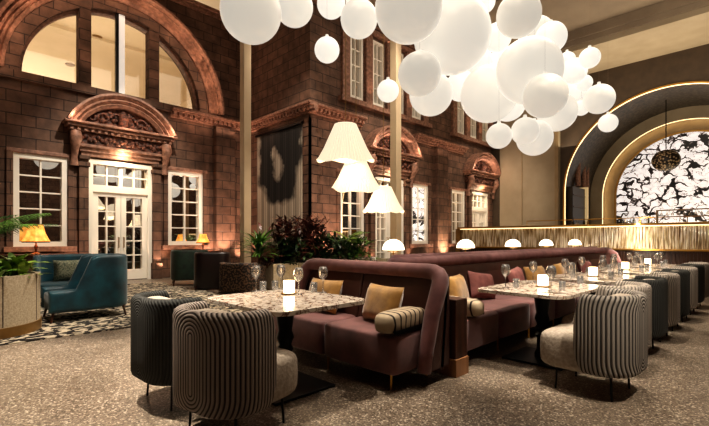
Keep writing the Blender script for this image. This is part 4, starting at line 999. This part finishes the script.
lounge_chair('teal_armchair', 'teal velvet armchair facing forward with a green cushion', (1.85, 9.75, .012), R(172), 'teal', 'teal_seat', .55, .95, .93, .72)
o = cushion(.5, .42, .1).build('throw_cushion', M['olive_cushion'], smooth='all'); o.location = (1.85, 9.75, .43); o.rotation_euler = (R(-12), 0, R(-8)); tag(o, 'patterned green cushion on the teal armchair by the window', 'cushion')
lounge_chair('tufted_armchair', 'dark green tufted tub armchair beneath the end window', (4.95, 11.35, .012), R(-20), 'green', 'green', .47, .85, .95, .85)
lounge_chair('leather_armchair', 'dark oxblood leather armchair beside the green one', (4.95, 10.0, 0), R(-30), 'maroon', 'maroon', .42, .8, .93, .80, .03)
lounge_chair('leopard_armchair', 'low spotted animal print armchair before the first column', (5.02, 8.72, 0), R(-60), 'leopard', 'leopard', .45, .75, .72, .66, .05)
# side table
t = thing('side_table', 'small dark side table between the leather and spotted armchairs', 'table', (5.45, 9.5, 0))
B().lathe([(.001, .6), (.16, .6), (.16, .62), (.001, .62)]).build('tabletop', M['black'], t); B().tube([(0, 0, 0), (0, 0, .6)], .02).build('leg', M['black'], t); B().lathe([(.001, 0), (.12, 0), (.12, .015), (.001, .015)]).build('base', M['black'], t)
# console tables and amber lamps
def console(label, loc, w, dpt, h):
    t = thing('console_table', label, 'table', loc)
    B().box(-w/2, -dpt/2, h-.04, w/2, dpt/2, h).build('tabletop', M['walnut'], t, bevel=.005)
    B().box(-w/2+.05, -dpt/2+.04, h-.16, w/2-.05, dpt/2-.04, h-.04).build('apron', M['walnut'], t)
    for sx in (-1, 1):
        for sy in (-1, 1): B().box(sx*(w/2-.05)-.025, sy*(dpt/2-.05)-.025, 0, sx*(w/2-.05)+.025, sy*(dpt/2-.05)+.025, h-.04).build('leg', M['walnut'], t)
console('dark wooden console under the first window behind the teal chair', (1.95, 12.9, .012), 1.9, .45, .86)
console('small dark console below the end window behind the green armchair', (6.25, 13.2, 0), .9, .4, .86)
def amber_lamp(label, loc, w, h, sh):
    t = thing('table_lamp', label, 'table lamp', loc)
    b = B(); b.lathe([(.001, 0), (.11, 0), (.11, .02), (.03, .05), (.02, .12), (.045, .18), (.02, .24), (.014, h), (.001, h)]); b.build('lamp_base', M['walnut'], t, True)
    b = B(); r = w/2; b.lathe([(r, 0), (r*.86, sh*.18), (r*.66, sh*.5), (r*.55, sh*.85), (r*.52, sh), (.02, sh)], (0, 0, h-.02), 32, ruffle=.02); ls = b.build('lamp_shade', M['amber'], t)
    b = B(); b.lathe([(r*.99, 0), (r*.98, -.03), (r*.965, -.03), (r*.975, 0)], (0, 0, h-.02), 56, ruffle=.02)
    b.build('bead_fringe', M['walnut'], ls)
    light('POINT', (loc[0], loc[1], loc[2]+h+.0), 16, (1, .55, .22), .08)
u = along(36, 12.85); amber_lamp('larger amber fringed table lamp on the long console', (u, 12.85, .873), .56, .34, .42)
u = along(203, 13.15); amber_lamp('smaller amber table lamp on the console by the green armchair', (u, 13.15, .861), .42, .3, .27)

# ------------------------------------------------------------------ planters and plants
pc = at_depth(-30, HZ, 5.5)
t = thing('round_planter', 'curved speckled planter box with brass foot, at the floor edge', 'planter', (pc.x, pc.y, 0))
b = B(); b.lathe([(.001, .14), (.74, .14), (.74, .78), (.68, .78), (.68, .66), (.001, .66)], (0, 0, 0), 64); pb = b.build('planter_body', M['planter'], t, True)
b = B(); b.lathe([(.001, 0), (.755, 0), (.755, .14), (.001, .14)], (0, 0, 0), 64); b.build('brass_foot', M['brass_dull'], t, True)
b = B(); b.lathe([(.001, .70), (.68, .70)], (0, 0, 0), 40); b.build('soil', M['soil'], t)
b = B()
for i in range(9): q = 2*PI*i/9+.2; x, y = .738*math.cos(q), .738*math.sin(q); B().box(x-.005, y-.005, .15, x+.005, y+.005, .775).build('panel_joint', M['walnut'], pb)
def rosette(name, label, loc, n, length, width, mat, up=(.3, 1.3), droop=.5, stem=0, seed=1, nseg=5, bush=0, group=None):
    rr = random.Random(seed); t = thing(name, label, 'plant', loc, 0, group)
    b = B()
    for i in range(n):
        q = rr.uniform(0, 2*PI); u_ = rr.uniform(*up); l = length*rr.uniform(.6, 1.05)
        z = rr.uniform(stem*.35, stem) if stem else 0
        if bush: base = (rr.gauss(0, bush*.45), rr.gauss(0, bush*.45), rr.uniform(0, stem))
        else: base = (.02*math.cos(q), .02*math.sin(q), z)
        b.blade(base, q, l, width*rr.uniform(.7, 1.1), u_, droop*rr.uniform(.6, 1.2), nseg, rr.uniform(-.8, .8))
    b.build('foliage', mat, t, 'all')
    b = B(); b.tube([(0, 0, -.04), (0, 0, max(stem, .06))], .015, 6); b.build('stem', M['walnut'], t)
    return t
def palm(name, label, loc, n, length, mat, seed=1, stem=.3, up=(.5, 1.35)):
    rr = random.Random(seed); t = thing(name, label, 'plant', loc); b = B(); st = B()
    for i in range(n):
        q = 2*PI*i/n + rr.uniform(-.3, .3); u_ = rr.uniform(*up); l = length*rr.uniform(.7, 1.05); pts = []
        d = Vector((math.cos(q), math.sin(q), 0))
        for k in range(9):
            s = k/8; pts.append(Vector((0, 0, stem*.3)) + d*(l*s*math.cos(u_*(1-.5*s))) + Vector((0, 0, l*(math.sin(u_)*s - .45*s*s))))
        st.tube(pts, [.008-.0007*k for k in range(9)], 5)
        for k in range(2, 26):
            s = k/26; j = int(s*8); f_ = s*8-j; p = pts[j].lerp(pts[min(j+1, 8)], f_)
            for sg in (-1, 1):
                b.blade(p, q + sg*rr.uniform(.7, 1.0), .24*l*math.sin(PI*(.12+.85*s))+.04, .022, .2+.3*(1-s), .5, 3, .3)
    b.build('foliage', mat, t, 'all'); st.build('stem', M['leaf'], t, True)
palm('potted_palm', 'feathery green palm rising from the curved planter', (pc.x+.05, pc.y+.25, .70), 22, 1.1, M['leaf'], 5, 1.3, up=(.85, 1.45))
rosette('leafy_plant', 'broad leaved light green plant at the front of the curved planter', (pc.x+.38, pc.y-.2, .70), 110, .42, .085, M['leaf_light'], (.3, 1.3), .35, .16, 11, bush=.2)
rosette('leafy_plant', 'broad leaved dark green plant low in the curved planter', (pc.x+.05, pc.y-.45, .70), 90, .36, .075, M['leaf'], (.2, 1.3), .4, .12, 12, bush=.2)
# long planter bed
t = thing('long_planter', 'long pale panelled planter bed behind the near sofa', 'planter', (7.2, 8.7, 0))
b = B(); b.box(5.65, 8.35, .06, 9.9, 8.43, .66); b.box(5.65, 8.97, .06, 9.9, 9.05, .66); b.box(5.65, 8.43, .06, 5.73, 8.97, .66); b.box(9.82, 8.43, .06, 9.9, 8.97, .66); pb = b.build('planter_body', M['planter_pale'], t, world_of=True, bevel=.006)
b = B()
for i in range(9): x = 5.9+.48*i; B().box(x, 8.345, .08, x+.012, 8.36, .65).build('panel_joint', M['walnut'], pb, world_of=True)
B().box(5.645, 8.7, .08, 5.66, 8.712, .65).build('panel_joint', M['walnut'], pb, world_of=True)
B().box(5.73, 8.43, .06, 9.82, 8.97, .6).build('soil', M['soil'], t, world_of=True)
B().box(5.7, 8.4, 0, 9.85, 9.0, .06).build('plinth', M['brass_dull'], t, world_of=True)
def bed(px, v=8.7): return (along(px, v), v, .6)
rosette('dracaena', 'spiky bright green plant at the column end of the planter bed', bed(259), 120, .66, .05, M['leaf'], (.1, 1.35), .35, .55, 21)
rosette('leafy_plant', 'low burgundy leaved plant under the spiky green one', bed(267, 8.55), 70, .3, .06, M['leaf_red'], (.1, 1.3), .4, .2, 22, bush=.2)
rosette('cordyline', 'tall dark burgundy bush, first in the planter bed', bed(287), 420, .42, .065, M['leaf_red'], (.1, 1.35), .35, 1.1, 23, bush=.42)
rosette('leafy_plant', 'dark green low bush beneath the first burgundy bush', bed(290, 8.55), 300, .34, .07, M['leaf_dark'], (.1, 1.3), .4, .6, 24, bush=.42)
rosette('cordyline', 'tall dark burgundy bush, second in the planter bed', bed(311), 420, .42, .065, M['leaf_red'], (.1, 1.35), .35, 1.15, 25, bush=.42)
rosette('leafy_plant', 'glossy dark green bush in the middle of the planter bed', bed(322, 8.6), 320, .34, .08, M['leaf_dark'], (.1, 1.3), .4, .7, 26, bush=.45)
palm('potted_palm', 'feathery light green palm by the pendant side of the planter bed', bed(348), 22, .8, M['leaf_light'], 27, 1.7, (.5, 1.4))
rosette('leafy_plant', 'green leafy bush at the far end of the planter bed', bed(355, 8.6), 280, .36, .07, M['leaf'], (.1, 1.3), .4, .6, 28, bush=.42)
rosette('leafy_plant', 'small dark bush between the palm and the middle bush', bed(338, 8.5), 240, .34, .07, M['leaf_dark'], (.1, 1.3), .4, .6, 29, bush=.38)

# ================================================================== LIGHTS
# dining spots from the ceiling, with spots and fills added to brighten other areas
OR = (1, .66, .46); PK = (1, .64, .46)
def spot(loc, aim, p, size=50, col=(1, .88, .74), blend=.6, soft=.06): light('SPOT', loc, p, col, soft, aim, spot=size, blend=blend)
for u in TU: spot((u-.3, TV-.4, 6.5), (u, TV, .75), 1000, 26)
for u in (4.6, 7.2, 9.8): spot((u, 1.2, 7.0), (u, 2.6, .6), 700, 34)
spot((T0[0]+.3, T0[1]+.4, 6.5), (T0[0], T0[1], .75), 900, 27)
spot((2.4, -1.5, 6.5), (4.4, .5, 0), 1300, 30)
spot((6.0, -1.5, 6.5), (7.5, .5, 0), 600, 26)
spot((.3, 5.0, 7.5), (.5, 4.3, 0), 4200, 34)
spot((6, 8, 8.5), (2.4, 8.4, 0), 2000, 50)
spot((5.5, 1.0, 7), (3.1, 3.0, .5), 800, 26)
spot((8, 5.5, 9), (7.5, 8.7, 1), 1600, 46)
spot((1.0, 4.0, 7), (pc.x, pc.y, .8), 900, 30)
spot((6, 8, 9), (U1, 12, 3), 900, 40)
spot((4, 8.5, 9.0), (AC[0], V1, 2.2), 2000, 44, (1, .90, .76))  # this and the next two: wash spots added to brighten facade windows
spot((10.5, 5.5, 9.0), (CM[0], V2, 2.5), 1300, 50, (1, .90, .76))
spot((16.5, 5.5, 9.0), (CM[1], V2, 2.5), 900, 50, (1, .90, .76))
light('AREA', (12, 0, 5.5), 300, (1, .86, .68), 4, (12.5, 1, 9.3))  # unseen uplight added to brighten the ceiling
light('AREA', (4.5, 3.0, 9.2), 230, (1, .88, .74), 6, (4.5, 3.0, 0))  # from here, broad area fills added overhead, not fixtures of the hall
light('AREA', (10, 4.5, 9.2), 200, (1, .86, .70), 6, (10, 4.5, 0))
light('AREA', (1.0, 1.0, 9.2), 110, (1, .82, .62), 4, (1, 2.0, 0))
# facade lights
def graze(mp, a, z, p, out=.35, up=True, size=85, col=PK):
    q = mp(a, z, -out); w = mp(a, z + (3 if up else -3), -.02); light('SPOT', q, p, col, .03, w, spot=size, blend=.7)
for a, p_ in ((AC[0]-1.1, 50), (AC[0]+1.1, 70), (AC[0]+2.75, 90), (7.95, 200)): graze(f1, a, .25, p_)
graze(f1, 7.2, .3, 420, .75, True, 60)
graze(f1, 6.75, .3, 160, .4, True, 60)
graze(f1, AC[0], 3.75, 60, .5, False, 120, (1, .8, .55))
light('POINT', f1(AC[0], 3.72, -.34), 22, (1, .75, .5), .05)
for a in (-2.2, -.9, .9, 2.2): graze(f1, AC[0]+a, 5.75, 14, .4, True, 80, OR)
for i in range(11):
    q = PI*(i+.3)/10.6; light('POINT', (AC[0]+2.8*math.cos(q), V1-.5, AC[1]+2.8*math.sin(q)), 6, OR, .04)
for a in (-1.3, 0, 1.3): light('POINT', f1(AC[0]+a, 4.62, -.62), 5, PK, .04)
for c in CM:
    for a in (-2.95, -1.15, 1.15, 2.7): graze(f2, c+a, .25, 60)
    graze(f2, c, 3.75, 50, .5, False, 120, (1, .8, .55))
    light('POINT', f2(c, 3.72, -.34), 14, (1, .75, .5), .05)
    for a in (-1.15, 0, 1.15): graze(f2, c+a, 6.1, 25, .35, True, 60, PK)
    for a in (-1.2, 0, 1.2 if c < 15 else .7): light('POINT', f2(c+a, 4.65, -.62), 6, PK, .04)
graze(f2, U1+.6, .25, 420, .6)
graze(f2, 15.55, .25, 420, .5, True, 70, (1, .74, .5))
light('POINT', (15.55, V2-.45, .9), 12, (1, .72, .46), .05)
for i in range(4): light('AREA', (U1+.9+3.2*i, V2-.42, 5.0), 2.5, PK, 2.4, (U1+.9+3.2*i, V2-.05, 5.4), .04)
light('AREA', (7.0, V1-.42, 5.0), 5, PK, 2.6, (7.0, V1-.05, 5.4), .04)
light('POINT', (U1-.5, 12.2, 4.9), 4, PK, .1)
# room behind the arch
light('AREA', (3.5, 19, 5.3), 520, (1, .90, .78), 7, (3.5, 20, 10.4)); light('AREA', (2, 31, 5.3), 700, (1, .90, .78), 9, (2, 31, 10.4))
# end wall / bar
light('AREA', (19.1, 3, 5.5), 210, (1, .84, .62), 3, (19.1, 3, 8.6), 8)
light('AREA', (17.5, 8.7, 1.9), 16, (1, .80, .55), .6, (20.4, 8.7, 4.5), 2)
light('AREA', (22.5, 2.9, 1.8), 60, (1, .78, .5), 3, (22.6, 2.9, 7), 5)
light('AREA', (12.6, 2.5, 1.56), 95, (1, .90, .72), .05, (13.0, 2.5, .9), 9)
